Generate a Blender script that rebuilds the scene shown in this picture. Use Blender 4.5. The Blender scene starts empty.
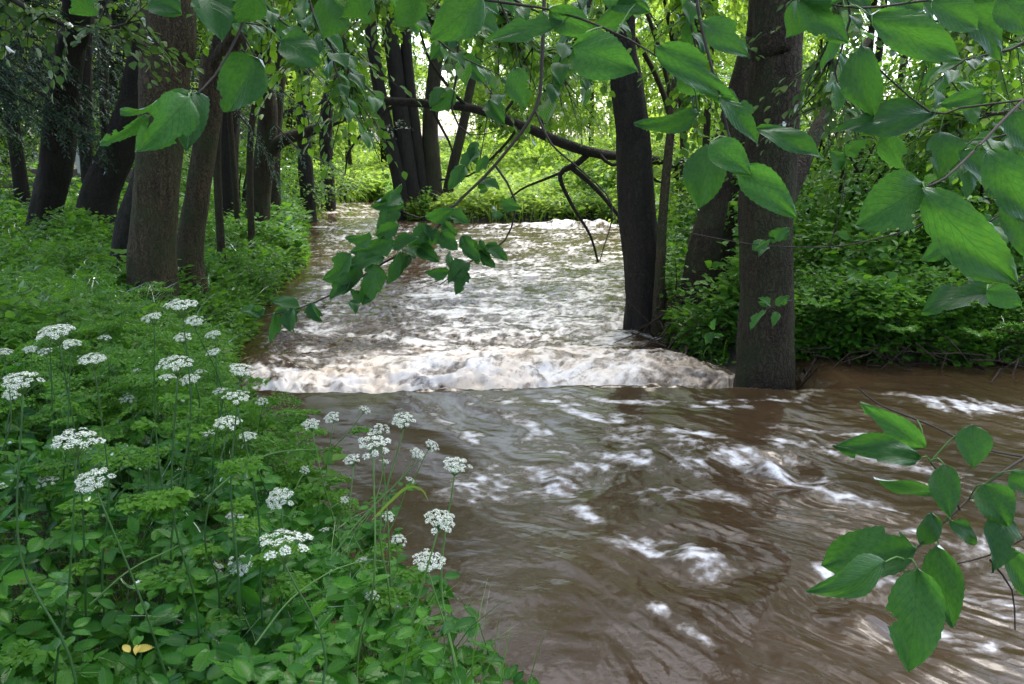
import bpy, math, random
import numpy as np
from mathutils import Vector, Matrix

R = math.radians
rng = np.random.default_rng(7)
random.seed(7)
scene = bpy.context.scene
COL = scene.collection

# ------------------------------------------------------------------ camera, sky, sun, exposure
CAM_Z, PITCH, FPX = 1.7, R(13.4), 803.0
cam_d = bpy.data.cameras.new('camera')
cam = bpy.data.objects.new('camera', cam_d)
COL.objects.link(cam)
cam.location = (0, 0, CAM_Z)
cam.rotation_euler = (R(90) - PITCH, 0, 0)
cam_d.sensor_width = 36
cam_d.lens = FPX / 1024 * 36
cam_d.clip_start = 0.05
cam_d.clip_end = 600
scene.camera = cam

SUN_EL, SUN_AZ = R(64), R(20)          # azimuth from +Y towards +X: veiled sun high ahead
world = bpy.data.worlds.new('World')
scene.world = world
world.use_nodes = True
wn = world.node_tree
bg = wn.nodes['Background']
sky = wn.nodes.new('ShaderNodeTexSky')
sky.sky_type = 'NISHITA'
sky.sun_disc = False
sky.sun_elevation = SUN_EL
sky.sun_rotation = SUN_AZ
sky.air_density = 1.0
sky.dust_density = 3.0
sky.ozone_density = 1.0
veil = wn.nodes.new('ShaderNodeHueSaturation')      # thin overcast takes most of the blue out of the sky
veil.inputs['Saturation'].default_value = 0.8
wn.links.new(sky.outputs[0], veil.inputs['Color'])
wn.links.new(veil.outputs[0], bg.inputs[0])
bg.inputs[1].default_value = 0.15
sun_d = bpy.data.lights.new('sun', 'SUN')
sun_d.energy = 1.4
sun_d.angle = R(35)
sun_d.color = (1.0, 0.95, 0.86)
sun = bpy.data.objects.new('sun', sun_d)
COL.objects.link(sun)
sdir = Vector((math.sin(SUN_AZ) * math.cos(SUN_EL), math.cos(SUN_AZ) * math.cos(SUN_EL), math.sin(SUN_EL)))
sun.rotation_euler = sdir.to_track_quat('Z', 'Y').to_euler()
scene.view_settings.view_transform = 'Standard'
scene.view_settings.look = 'None'
scene.view_settings.gamma = 1
scene.view_settings.exposure = 2.2
cy = scene.cycles
cy.max_bounces = 6
cy.diffuse_bounces = 4
cy.glossy_bounces = 2
cy.transmission_bounces = 3
cy.transparent_max_bounces = 4
cy.use_denoising = True
cy.sample_clamp_indirect = 6
cy.caustics_reflective = False
cy.caustics_refractive = False

# ------------------------------------------------------------------ pixel <-> world helpers
def ray(px, py):
    u = (px - 512) / FPX
    v = (342 - py) / FPX
    d = Vector((u, math.cos(PITCH) + v * math.sin(PITCH), -math.sin(PITCH) + v * math.cos(PITCH)))
    return d
def W(px, py, Y):
    d = ray(px, py)
    return Vector((0, 0, CAM_Z)) + d * (Y / d.y)
def G(px, py, z):
    d = ray(px, py)
    return Vector((0, 0, CAM_Z)) + d * ((z - CAM_Z) / d.z)

# ------------------------------------------------------------------ noise
_perm = np.random.default_rng(3).permutation(512).astype(np.int64)
_perm = np.concatenate([_perm] * 2)
_ga = np.random.default_rng(5).uniform(0, 2 * np.pi, 512)
_gx, _gy = np.cos(_ga), np.sin(_ga)
def pn(x, y):
    x = np.asarray(x, float); y = np.asarray(y, float)
    xi = np.floor(x).astype(np.int64); yi = np.floor(y).astype(np.int64)
    xf = x - xi; yf = y - yi
    u = xf * xf * xf * (xf * (xf * 6 - 15) + 10); v = yf * yf * yf * (yf * (yf * 6 - 15) + 10)
    def g(ix, iy, dx, dy):
        h = _perm[_perm[ix & 511] + (iy & 511)] & 511
        return _gx[h] * dx + _gy[h] * dy
    a = g(xi, yi, xf, yf); b = g(xi + 1, yi, xf - 1, yf)
    c = g(xi, yi + 1, xf, yf - 1); d = g(xi + 1, yi + 1, xf - 1, yf - 1)
    return ((a + (b - a) * u) * (1 - v) + (c + (d - c) * u) * v) * 1.5
def fbm(x, y, o=4, g=0.5):
    s = 0; a = 1; t = 0
    for i in range(o):
        s = s + a * pn(x * 2 ** i + 17.3 * i, y * 2 ** i - 9.1 * i); t += a; a *= g
    return s / t
def sst(a, b, x):
    t = np.clip((x - a) / (b - a), 0, 1)
    return t * t * (3 - 2 * t)

# ------------------------------------------------------------------ river plan and terrain height
RIVER = np.array([(0.45, -8), (0.3, 0.2), (0.22, 1.35), (-0.18, 2.2), (-0.85, 3.2), (-1.6, 4.3), (-2.1, 5.5), (-2.55, 6.6),
    (-2.9, 8.2), (-3.3, 10), (-3.9, 14.8), (-5.2, 20), (-6.2, 24), (-7.6, 29), (-12, 34), (-30, 40), (-30, 46), (-12, 39),
    (-5.2, 33), (-3.7, 27), (-3.2, 24.4), (-1, 23.6), (1, 23.9), (2.9, 23.5), (3.4, 21), (2.7, 16), (2.0, 12), (1.75, 9.8),
    (1.75, 8.2), (1.85, 7.5), (2.15, 7.0), (2.5, 6.65), (3.1, 6.45), (4.2, 6.4), (7, 6.0), (14, 5.2), (40, 2), (40, -8)], float)
def river_sd(x, y):
    """signed distance to the water's edge, negative inside the river"""
    x = np.asarray(x, float); y = np.asarray(y, float)
    d2 = np.full(x.shape, 1e9); ins = np.zeros(x.shape, bool)
    n = len(RIVER)
    for i in range(n):
        ax, ay = RIVER[i]; bx, by = RIVER[(i + 1) % n]
        ex, ey = bx - ax, by - ay
        t = np.clip(((x - ax) * ex + (y - ay) * ey) / (ex * ex + ey * ey), 0, 1)
        d2 = np.minimum(d2, (x - ax - t * ex) ** 2 + (y - ay - t * ey) ** 2)
        c = ((ay > y) != (by > y))
        xi = ax + (y - ay) / (ey if ey else 1e-9) * ex
        ins ^= c & (x < xi)
    d = np.sqrt(d2)
    return np.where(ins, -d, d)
def ground_z(x, y):
    x = np.asarray(x, float); y = np.asarray(y, float)
    wob = 0.16 * fbm(x * 0.9, y * 0.9, 3)
    sd = river_sd(x, y) + wob
    wl = -0.35 * sst(5.2, 8.0, y - 1.2 * sst(1.8, 2.6, x))
    bank = 0.30 * sst(-0.05, 0.55, sd) + 0.10 * sst(0.4, 3, sd) + 0.012 * np.clip(sd, 0, 60)
    bed = -0.6 * sst(0.0, 0.7, -sd)
    z = wl + np.where(sd > 0, bank, bed) - 0.02 + 0.07 * fbm(x * 0.5, y * 0.5, 4) * sst(0, 1, sd)
    far = sst(30, 120, np.hypot(x, y))
    return z + far * 3.0
def gz(x, y):
    return float(ground_z(np.array([x]), np.array([y]))[0])
def hit(px, py):
    d = ray(px, py); o = Vector((0, 0, CAM_Z))
    t = np.linspace(0.8, 70, 4000)
    zz = ground_z(d.x * t, d.y * t)
    below = np.where(CAM_Z + d.z * t < zz)[0]
    k = t[below[0]] if len(below) else 70
    return o + d * k

# ------------------------------------------------------------------ object helpers
def tag(o, label=None, cat=None, group=None, kind=None):
    if label: o['label'] = label
    if cat: o['category'] = cat
    if group: o['group'] = group
    if kind: o['kind'] = kind
    return o
def empty(name, loc, label=None, cat=None, group=None):
    o = bpy.data.objects.new(name, None); COL.objects.link(o); o.location = loc
    o.empty_display_size = 0.2
    return tag(o, label, cat, group)
def link(name, me, parent=None):
    o = bpy.data.objects.new(name, me); COL.objects.link(o)
    if parent is not None: o.parent = parent
    return o
def mesh_np(name, V, F, mat, rnd=None, luv=None, smooth=False):
    V = np.asarray(V, np.float32); F = np.asarray(F, np.int32)
    me = bpy.data.meshes.new(name)
    k = F.shape[1]; m = len(F)
    me.vertices.add(len(V)); me.vertices.foreach_set('co', V.ravel())
    me.loops.add(m * k); me.loops.foreach_set('vertex_index', F.ravel())
    me.polygons.add(m); me.polygons.foreach_set('loop_start', np.arange(0, m * k, k, dtype=np.int32))
    me.polygons.foreach_set('loop_total', np.full(m, k, np.int32))
    if smooth: me.polygons.foreach_set('use_smooth', np.ones(m, bool))
    if rnd is not None:
        a = me.attributes.new('rnd', 'FLOAT', 'POINT'); a.data.foreach_set('value', np.asarray(rnd, np.float32))
    if luv is not None:
        a = me.attributes.new('luv', 'FLOAT_VECTOR', 'POINT'); a.data.foreach_set('vector', np.asarray(luv, np.float32).ravel())
    me.materials.append(mat)
    me.update(calc_edges=True)
    return me

# ------------------------------------------------------------------ materials
def new_mat(name):
    m = bpy.data.materials.new(name); m.use_nodes = True
    nt = m.node_tree
    for n in list(nt.nodes): nt.nodes.remove(n)
    out = nt.nodes.new('ShaderNodeOutputMaterial')
    return m, nt, out
def nd(nt, t, **kw):
    n = nt.nodes.new(t)
    for k, v in kw.items(): setattr(n, k, v)
    return n
def ramp(nt, src, stops):
    r = nd(nt, 'ShaderNodeValToRGB')
    e = r.color_ramp.elements
    while len(e) < len(stops): e.new(0.5)
    for i, (p, c) in enumerate(stops):
        e[i].position = p; e[i].color = (*c, 1) if len(c) == 3 else c
    nt.links.new(src, r.inputs[0])
    return r
def math_n(nt, op, a, b=None, c=None):
    n = nd(nt, 'ShaderNodeMath', operation=op)
    for i, v in enumerate((a, b, c)):
        if v is None: continue
        if isinstance(v, (int, float)): n.inputs[i].default_value = v
        else: nt.links.new(v, n.inputs[i])
    return n.outputs[0]
def leaf_mat(name, c0, c1, trans=0.45, tcol=None, gloss=0.5, rough=0.35, veins=False, bumpy=0.0):
    """leaf: diffuse + translucent + thin sheen; colour varies leaf by leaf through the attribute rnd"""
    m, nt, out = new_mat(name)
    at = nd(nt, 'ShaderNodeAttribute', attribute_name='rnd')
    fac = at.outputs['Fac']
    r = ramp(nt, fac, [(0.0, c0), (1.0, c1)])
    col = r.outputs[0]
    tc = tcol or tuple(min(1, v * s) for v, s in zip(c1, (2.0, 2.2, 1.3)))
    r2 = ramp(nt, fac, [(0.0, tuple(v * 0.6 for v in tc)), (1.0, tc)])
    tcn = r2.outputs[0]
    bump = None
    if veins:
        lv = nd(nt, 'ShaderNodeAttribute', attribute_name='luv')
        sx = nd(nt, 'ShaderNodeSeparateXYZ'); nt.links.new(lv.outputs['Vector'], sx.inputs[0])
        au = math_n(nt, 'ABSOLUTE', sx.outputs[0])
        ph = math_n(nt, 'SUBTRACT', sx.outputs[1], math_n(nt, 'MULTIPLY', au, 0.42))
        fr = math_n(nt, 'ABSOLUTE', math_n(nt, 'SUBTRACT', math_n(nt, 'FRACT', math_n(nt, 'MULTIPLY', ph, 8.0)), 0.5))
        side = math_n(nt, 'MULTIPLY', math_n(nt, 'SUBTRACT', 0.5, fr), 1.0)          # 0 in vein .. 0.5
        sidem = nd(nt, 'ShaderNodeMapRange'); nt.links.new(side, sidem.inputs[0])
        sidem.inputs[1].default_value = 0.0; sidem.inputs[2].default_value = 0.09
        mid = nd(nt, 'ShaderNodeMapRange'); nt.links.new(au, mid.inputs[0])
        mid.inputs[1].default_value = 0.0; mid.inputs[2].default_value = 0.035
        vn = math_n(nt, 'MULTIPLY', sidem.outputs[0], mid.outputs[0])                 # 0 on veins
        mix = nd(nt, 'ShaderNodeMix', data_type='RGBA'); mix.blend_type = 'MIX'
        nt.links.new(math_n(nt, 'MULTIPLY', math_n(nt, 'SUBTRACT', 1.0, vn), 0.38), mix.inputs[0])
        nt.links.new(col, mix.inputs[6]); mix.inputs[7].default_value = (c1[0] * 1.6, c1[1] * 1.25, c1[2] * 1.4, 1)
        nz = nd(nt, 'ShaderNodeTexNoise'); nz.inputs['Scale'].default_value = 45; nz.inputs['Detail'].default_value = 3
        mm = nd(nt, 'ShaderNodeMix', data_type='RGBA'); mm.blend_type = 'MULTIPLY'
        rr = ramp(nt, nz.outputs[0], [(0.3, (0.72, 0.78, 0.7)), (0.7, (1.15, 1.1, 1.0))])
        mm.inputs[0].default_value = 1.0
        pz = nd(nt, 'ShaderNodeTexNoise'); pz.inputs['Scale'].default_value = 14; pz.inputs['Detail'].default_value = 6
        pr = ramp(nt, pz.outputs[0], [(0.35, (0.8, 0.82, 0.85)), (0.52, (1, 1, 1)), (0.68, (1.3, 1.1, 0.85))])
        sp = nd(nt, 'ShaderNodeTexVoronoi'); sp.inputs['Scale'].default_value = 55
        spr = ramp(nt, sp.outputs['Distance'], [(0.10, (1, 1, 1)), (0.16, (0, 0, 0))])
        spm = math_n(nt, 'MULTIPLY', spr.outputs[0], math_n(nt, 'GREATER_THAN', pz.outputs[0], 0.56))
        nt.links.new(mix.outputs[2], mm.inputs[6]); nt.links.new(rr.outputs[0], mm.inputs[7])
        col = mm.outputs[2]
        mt = nd(nt, 'ShaderNodeMix', data_type='RGBA'); mt.blend_type = 'MULTIPLY'; mt.inputs[0].default_value = 1.0
        nt.links.new(tcn, mt.inputs[6])
        rv = ramp(nt, vn, [(0.0, (0.6, 0.6, 0.6)), (1.0, (1, 1, 1))]); nt.links.new(rv.outputs[0], mt.inputs[7])
        tcn = mt.outputs[2]
        outc = []
        for cc in (col, tcn):                                 # blotches and small brown spots, the same on both faces
            q1 = nd(nt, 'ShaderNodeMix', data_type='RGBA'); q1.blend_type = 'MULTIPLY'; q1.inputs[0].default_value = 1.0
            nt.links.new(cc, q1.inputs[6]); nt.links.new(pr.outputs[0], q1.inputs[7])
            q2 = nd(nt, 'ShaderNodeMix', data_type='RGBA'); nt.links.new(spm, q2.inputs[0])
            nt.links.new(q1.outputs[2], q2.inputs[6]); q2.inputs[7].default_value = (0.10, 0.06, 0.02, 1)
            outc.append(q2.outputs[2])
        col, tcn = outc
        b = nd(nt, 'ShaderNodeBump'); b.inputs['Strength'].default_value = 0.5; b.inputs['Distance'].default_value = 0.0012
        add = math_n(nt, 'ADD', vn, math_n(nt, 'MULTIPLY', nz.outputs[0], 0.8))
        nt.links.new(add, b.inputs['Height']); bump = b.outputs[0]
    elif bumpy:
        nz = nd(nt, 'ShaderNodeTexNoise'); nz.inputs['Scale'].default_value = 60; nz.inputs['Detail'].default_value = 2
        b = nd(nt, 'ShaderNodeBump'); b.inputs['Strength'].default_value = bumpy; b.inputs['Distance'].default_value = 0.003
        nt.links.new(nz.outputs[0], b.inputs['Height']); bump = b.outputs[0]
    df = nd(nt, 'ShaderNodeBsdfDiffuse'); tr = nd(nt, 'ShaderNodeBsdfTranslucent'); gl = nd(nt, 'ShaderNodeBsdfGlossy')
    nt.links.new(col, df.inputs[0]); nt.links.new(tcn, tr.inputs[0])
    gl.inputs['Roughness'].default_value = rough; gl.inputs['Color'].default_value = (0.9, 0.95, 1, 1)
    m1 = nd(nt, 'ShaderNodeMixShader'); m1.inputs[0].default_value = trans
    nt.links.new(df.outputs[0], m1.inputs[1]); nt.links.new(tr.outputs[0], m1.inputs[2])
    m2 = nd(nt, 'ShaderNodeMixShader')
    fz = nd(nt, 'ShaderNodeFresnel'); fz.inputs['IOR'].default_value = 1.35
    nt.links.new(math_n(nt, 'MULTIPLY', fz.outputs[0], gloss), m2.inputs[0])
    nt.links.new(m1.outputs[0], m2.inputs[1]); nt.links.new(gl.outputs[0], m2.inputs[2])
    if bump:
        for s in (df, gl, fz): nt.links.new(bump, s.inputs['Normal'])
    nt.links.new(m2.outputs[0], out.inputs[0])
    return m
def bark_mat(name, dark, light, moss=0.0, scale=14.0):
    m, nt, out = new_mat(name)
    tc = nd(nt, 'ShaderNodeTexCoord')
    mp = nd(nt, 'ShaderNodeMapping'); mp.inputs['Scale'].default_value = (1, 1, 0.12)
    nt.links.new(tc.outputs['Object'], mp.inputs[0])
    n1 = nd(nt, 'ShaderNodeTexNoise'); n1.inputs['Scale'].default_value = scale; n1.inputs['Detail'].default_value = 7; n1.inputs['Roughness'].default_value = 0.65
    nt.links.new(mp.outputs[0], n1.inputs[0])
    v1 = nd(nt, 'ShaderNodeTexVoronoi', feature='DISTANCE_TO_EDGE'); v1.inputs['Scale'].default_value = scale * 2.2
    nt.links.new(mp.outputs[0], v1.inputs[0])
    wn_ = nd(nt, 'ShaderNodeTexNoise'); wn_.inputs['Scale'].default_value = 9; wn_.inputs['Detail'].default_value = 4
    nt.links.new(tc.outputs['Object'], wn_.inputs[0])
    wv = nd(nt, 'ShaderNodeVectorMath', operation='MULTIPLY_ADD'); nt.links.new(wn_.outputs[1], wv.inputs[0]); wv.inputs[1].default_value = (.16, .16, .16); nt.links.new(mp.outputs[0], wv.inputs[2])
    nt.links.new(wv.outputs[0], v1.inputs[0])
    fine = nd(nt, 'ShaderNodeTexNoise'); fine.inputs['Scale'].default_value = 60; fine.inputs['Detail'].default_value = 5
    nt.links.new(tc.outputs['Object'], fine.inputs[0])
    f = math_n(nt, 'MULTIPLY', math_n(nt, 'ADD', math_n(nt, 'MULTIPLY', n1.outputs[0], 0.7), math_n(nt, 'MULTIPLY', fine.outputs[0], 0.3)), math_n(nt, 'ADD', math_n(nt, 'MINIMUM', math_n(nt, 'MULTIPLY', v1.outputs[0], 3.0), 0.45), 0.75))
    r = ramp(nt, f, [(0.30, dark), (0.60, light), (0.85, tuple(v * 1.35 for v in light))])
    n2 = nd(nt, 'ShaderNodeTexNoise'); n2.inputs['Scale'].default_value = 3.0; n2.inputs['Detail'].default_value = 5
    nt.links.new(tc.outputs['Object'], n2.inputs[0])
    mf = ramp(nt, n2.outputs[0], [(0.42, (0, 0, 0)), (0.66, (moss,) * 3)])
    mx = nd(nt, 'ShaderNodeMix', data_type='RGBA'); nt.links.new(mf.outputs[0], mx.inputs[0])
    nt.links.new(r.outputs[0], mx.inputs[6]); mx.inputs[7].default_value = (0.04, 0.055, 0.018, 1)
    p = nd(nt, 'ShaderNodeBsdfPrincipled'); nt.links.new(mx.outputs[2], p.inputs['Base Color'])
    p.inputs['Roughness'].default_value = 0.85
    p.inputs['Specular IOR Level'].default_value = 0.25
    b = nd(nt, 'ShaderNodeBump'); b.inputs['Strength'].default_value = 1.0; b.inputs['Distance'].default_value = 0.05
    nt.links.new(f, b.inputs['Height']); nt.links.new(b.outputs[0], p.inputs['Normal'])
    nt.links.new(p.outputs[0], out.inputs[0])
    return m
def plain_mat(name, c, rough=0.7, var=0.25, scale=20, bump=0.2, spec=0.3, sss=0):
    m, nt, out = new_mat(name)
    tc = nd(nt, 'ShaderNodeTexCoord')
    n1 = nd(nt, 'ShaderNodeTexNoise'); n1.inputs['Scale'].default_value = scale; n1.inputs['Detail'].default_value = 5
    nt.links.new(tc.outputs['Object'], n1.inputs[0])
    r = ramp(nt, n1.outputs[0], [(0.3, tuple(v * (1 - var) for v in c)), (0.7, tuple(min(1, v * (1 + var)) for v in c))])
    p = nd(nt, 'ShaderNodeBsdfPrincipled'); nt.links.new(r.outputs[0], p.inputs['Base Color'])
    p.inputs['Roughness'].default_value = rough; p.inputs['Specular IOR Level'].default_value = spec
    b = nd(nt, 'ShaderNodeBump'); b.inputs['Strength'].default_value = bump; b.inputs['Distance'].default_value = 0.01
    nt.links.new(n1.outputs[0], b.inputs['Height']); nt.links.new(b.outputs[0], p.inputs['Normal'])
    nt.links.new(p.outputs[0], out.inputs[0])
    return m

M = {}
M['far_leaf'] = leaf_mat('far_leaf', (0.07, 0.15, 0.015), (0.15, 0.24, 0.025), 0.55, (0.52, 0.78, 0.08), 0.25, 0.5)
M['mid_leaf'] = leaf_mat('mid_leaf', (0.022, 0.08, 0.008), (0.07, 0.16, 0.014), 0.5, (0.22, 0.46, 0.03), 0.35, 0.4)
M['crown_leaf'] = leaf_mat('crown_leaf', (0.04, 0.09, 0.02), (0.07, 0.13, 0.03), 0.4, (0.16, 0.32, 0.04), 0.3, 0.4)
M['under_leaf'] = leaf_mat('under_leaf', (0.022, 0.095, 0.009), (0.095, 0.22, 0.018), 0.45, (0.22, 0.52, 0.03), 0.35, 0.4)
M['elder_leaf'] = leaf_mat('elder_leaf', (0.014, 0.095, 0.010), (0.065, 0.22, 0.018), 0.4, (0.11, 0.38, 0.03), 0.55, 0.25, veins=True)
M['fern_leaf'] = leaf_mat('fern_leaf', (0.035, 0.125, 0.012), (0.095, 0.23, 0.02), 0.45, (0.2, 0.46, 0.035), 0.35, 0.35)
M['near_leaf'] = leaf_mat('near_leaf', (0.014, 0.065, 0.018), (0.05, 0.16, 0.03), 0.45, (0.11, 0.34, 0.04), 0.5, 0.4, veins=True)
M['needle'] = leaf_mat('needle', (0.012, 0.03, 0.018), (0.03, 0.06, 0.03), 0.15, (0.04, 0.09, 0.03), 0.4, 0.4)
M['blue_needle'] = leaf_mat('blue_needle', (0.06, 0.12, 0.07), (0.14, 0.22, 0.14), 0.3, (0.16, 0.28, 0.12), 0.5, 0.4)
M['grass'] = leaf_mat('grass', (0.10, 0.19, 0.022), (0.19, 0.30, 0.04), 0.5, (0.45, 0.65, 0.08), 0.2, 0.5)
M['withered'] = leaf_mat('withered', (0.35, 0.3, 0.05), (0.5, 0.4, 0.1), 0.3, (0.5, 0.4, 0.1), 0.5, 0.4)
M['petal'] = leaf_mat('petal', (0.60, 0.66, 0.52), (0.82, 0.84, 0.78), 0.35, (0.6, 0.66, 0.5), 0.2, 0.6)
M['bark'] = bark_mat('bark', (0.011, 0.008, 0.005), (0.045, 0.032, 0.019), 0.6)
M['bark_brown'] = bark_mat('bark_brown', (0.012, 0.009, 0.005), (0.082, 0.060, 0.032), 0.8, 17)
M['bark_dark'] = bark_mat('bark_dark', (0.007, 0.006, 0.005), (0.028, 0.022, 0.017), 0.15)
M['bark_pale'] = bark_mat('bark_pale', (0.10, 0.09, 0.07), (0.30, 0.28, 0.23), 0.3, 6)
M['twig'] = plain_mat('twig', (0.03, 0.022, 0.016), 0.7)
M['stem'] = plain_mat('stem', (0.035, 0.09, 0.02), 0.5, 0.2, 8, 0.05)
M['stem_pale'] = plain_mat('stem_pale', (0.09, 0.18, 0.04), 0.5, 0.2, 8, 0.05)
M['root'] = bark_mat('root', (0.015, 0.010, 0.007), (0.07, 0.045, 0.03), 0.1, 20)
M['plank'] = plain_mat('plank', (0.16, 0.12, 0.10), 0.8, 0.35, 9)
M['white_paint'] = plain_mat('white_paint', (0.7, 0.68, 0.66), 0.6, 0.1)

# ------------------------------------------------------------------ leaf templates: (verts, tris, luv)
def tmpl_rhomb(w=0.36):
    V = np.array([(0, 0, 0), (w, .42, .06), (0, 1, -.05), (-w, .42, .06)], float)
    return V, np.array([(0, 1, 2), (0, 2, 3)]), V.copy()
def tmpl_leaf(w=0.34):
    V = np.array([(0, 0, 0), (w * .8, .22, .07), (w, .48, .08), (w * .6, .76, .03), (0, 1, -.10), (-w * .6, .76, .03), (-w, .48, .08), (-w * .8, .22, .07), (0, .45, -.01)], float)
    T = np.array([(0, 1, 8), (1, 2, 8), (2, 3, 8), (3, 4, 8), (4, 5, 8), (5, 6, 8), (6, 7, 8), (7, 0, 8)])
    return V, T, V.copy()
def tmpl_serrate(n=9, w=0.29):
    """ovate leaflet with a toothed edge, folded on its midrib"""
    mid = [(0, i / n, -0.16 * (i / n) ** 2) for i in range(n + 1)]
    V = list(mid); T = []
    for s in (1, -1):
        idx = []
        for i in range(n):
            t = (i + 0.5) / n
            wd = w * (math.sin(math.pi * min(1, t * 0.93 + 0.09)) ** 0.8) * (1.0 - 0.25 * t)
            V.append((s * wd * 0.9, t - 0.02, 0.09 - 0.16 * t * t)); idx.append(len(V) - 1)
            V.append((s * wd * 1.06, t + 0.055, 0.085 - 0.16 * t * t)); idx.append(len(V) - 1)
        for i in range(n):
            a, b = idx[2 * i], idx[2 * i + 1]
            q = [(i, a, b), (i, b, i + 1)]
            if i < n - 1: q.append((i + 1, b, idx[2 * i + 2]))
            T += [t if s == 1 else t[::-1] for t in q]
    V = np.array(V, float)
    return V, np.array(T), V.copy()
T_RH, T_LF, T_SE = tmpl_rhomb(), tmpl_leaf(), tmpl_serrate()
T_NEEDLE = tmpl_rhomb(0.10)
T_LONG = tmpl_leaf(0.2)

def unit(v):
    v = np.asarray(v, float)
    return v / np.maximum(np.linalg.norm(v, axis=-1, keepdims=True), 1e-9)
def place(T, pos, ydir, nrm, size, rnd):
    """copies of leaf template T -> arrays V, F, rnd, luv"""
    tv, tf, tl = T
    y = unit(ydir); x = unit(np.cross(y, nrm)); z = np.cross(x, y)
    n = len(pos); k = len(tv)
    s = np.broadcast_to(np.asarray(size, float), (n,))
    V = pos[:, None, :] + s[:, None, None] * (tv[None, :, 0:1] * x[:, None] + tv[None, :, 1:2] * y[:, None] + tv[None, :, 2:3] * z[:, None])
    F = (tf[None] + (np.arange(n) * k)[:, None, None]).reshape(-1, 3)
    return V.reshape(-1, 3), F, np.repeat(rnd, k), np.tile(tl, (n, 1))
def join(parts):
    V, F, Rn, L = [], [], [], []; o = 0
    for v, f, r, l in parts:
        V.append(v); F.append(f + o); Rn.append(r); L.append(l); o += len(v)
    return np.concatenate(V), np.concatenate(F), np.concatenate(Rn), np.concatenate(L)
def leaf_mesh(name, parts, mat, smooth=False):
    V, F, r, l = join(parts)
    return mesh_np(name, V, F, mat, r, l, smooth)
def rand_unit(n):
    return unit(rng.normal(size=(n, 3)))
def sprays(P, D, U, n, length, size, droop=0.25, T=None, rvar=0.5, rbase=None, ang=55):
    """n leaves alternating along a twig at each P in direction D with up U"""
    T = T or T_RH
    m = len(P); D = unit(D); X = unit(np.cross(D, U)); Uu = np.cross(X, D)
    t = (np.arange(n) + 0.5) / n
    side = np.where(np.arange(n) % 2 == 0, 1.0, -1.0)
    L = np.broadcast_to(np.asarray(length, float), (m,))
    S = np.broadcast_to(np.asarray(size, float), (m,))
    pos = P[:, None] + D[:, None] * (t[None, :, None] * L[:, None, None])
    pos = pos - np.array([0, 0, 1.0]) * (droop * L[:, None, None] * (t ** 2)[None, :, None])
    pos = pos + rng.normal(size=pos.shape) * (0.03 * L[:, None, None])
    a = R(ang) * (1 - 0.5 * t) + rng.normal(size=(m, n)) * 0.25
    yd = D[:, None] * np.cos(a)[..., None] + X[:, None] * (np.sin(a) * side)[..., None]
    yd = yd + np.array([0, 0, -1.0]) * (0.15 + 0.3 * rng.random((m, n)))[..., None]
    nr = Uu[:, None] + 0.45 * rng.normal(size=(m, n, 3))
    sz = S[:, None] * (0.65 + 0.5 * rng.random((m, n))) * (1 - 0.25 * t)[None]
    rb = rng.random(m) if rbase is None else rbase
    rn = np.clip(rb[:, None] * (1 - rvar) + rvar * rng.random((m, n)), 0, 1)
    return place(T, pos.reshape(-1, 3), yd.reshape(-1, 3), nr.reshape(-1, 3), sz.ravel(), rn.ravel())

# ------------------------------------------------------------------ tubes
def tube_arr(pts, radii, sides=8, knob=0.0, flute=0, seed=0, cap=True):
    pts = np.asarray(pts, float); radii = np.asarray(radii, float); n = len(pts)
    tan = unit(np.gradient(pts, axis=0))
    ref = np.array([0, 1.0, 0.15]) if abs(tan[0][1]) < 0.8 else np.array([1.0, 0, 0])
    A = unit(np.cross(tan, ref)); B = np.cross(tan, A)
    th = np.linspace(0, 2 * np.pi, sides, endpoint=False)
    arc = np.concatenate([[0], np.cumsum(np.linalg.norm(np.diff(pts, axis=0), axis=1))])
    rr = np.repeat(radii[:, None], sides, 1)
    if knob:
        TH, AR = np.meshgrid(th, arc)
        rr = rr * (1 + knob * (fbm(np.cos(TH) * 1.6 + seed * 7.7 + 3, np.sin(TH) * 1.6 + AR * 1.6, 3) +
                               0.35 * fbm(np.cos(TH) * 7 + seed, np.sin(TH) * 7 + AR * 1.1, 3)))
    if flute:
        TH, AR = np.meshgrid(th, arc)
        k = np.exp(-AR / 0.45)
        rr = rr * (1 + k * (0.55 * np.abs(np.cos(TH * flute / 2 + seed)) ** 1.5 + 0.12))
    V = pts[:, None] + rr[..., None] * (np.cos(th)[None, :, None] * A[:, None] + np.sin(th)[None, :, None] * B[:, None])
    V = V.reshape(-1, 3)
    i = np.arange(n - 1)[:, None] * sides; j = np.arange(sides)[None]; j2 = (j + 1) % sides
    F = np.stack([i + j, i + j2, i + sides + j2, i + sides + j], -1).reshape(-1, 4)
    if cap:
        V = np.vstack([V, pts[-1:] + tan[-1:] * radii[-1] * 0.6])
        c = len(V) - 1; b = (n - 1) * sides
        F = np.vstack([F, np.stack([b + np.arange(sides), b + (np.arange(sides) + 1) % sides, np.full(sides, c), np.full(sides, c)], -1)])
    return V, F
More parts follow.
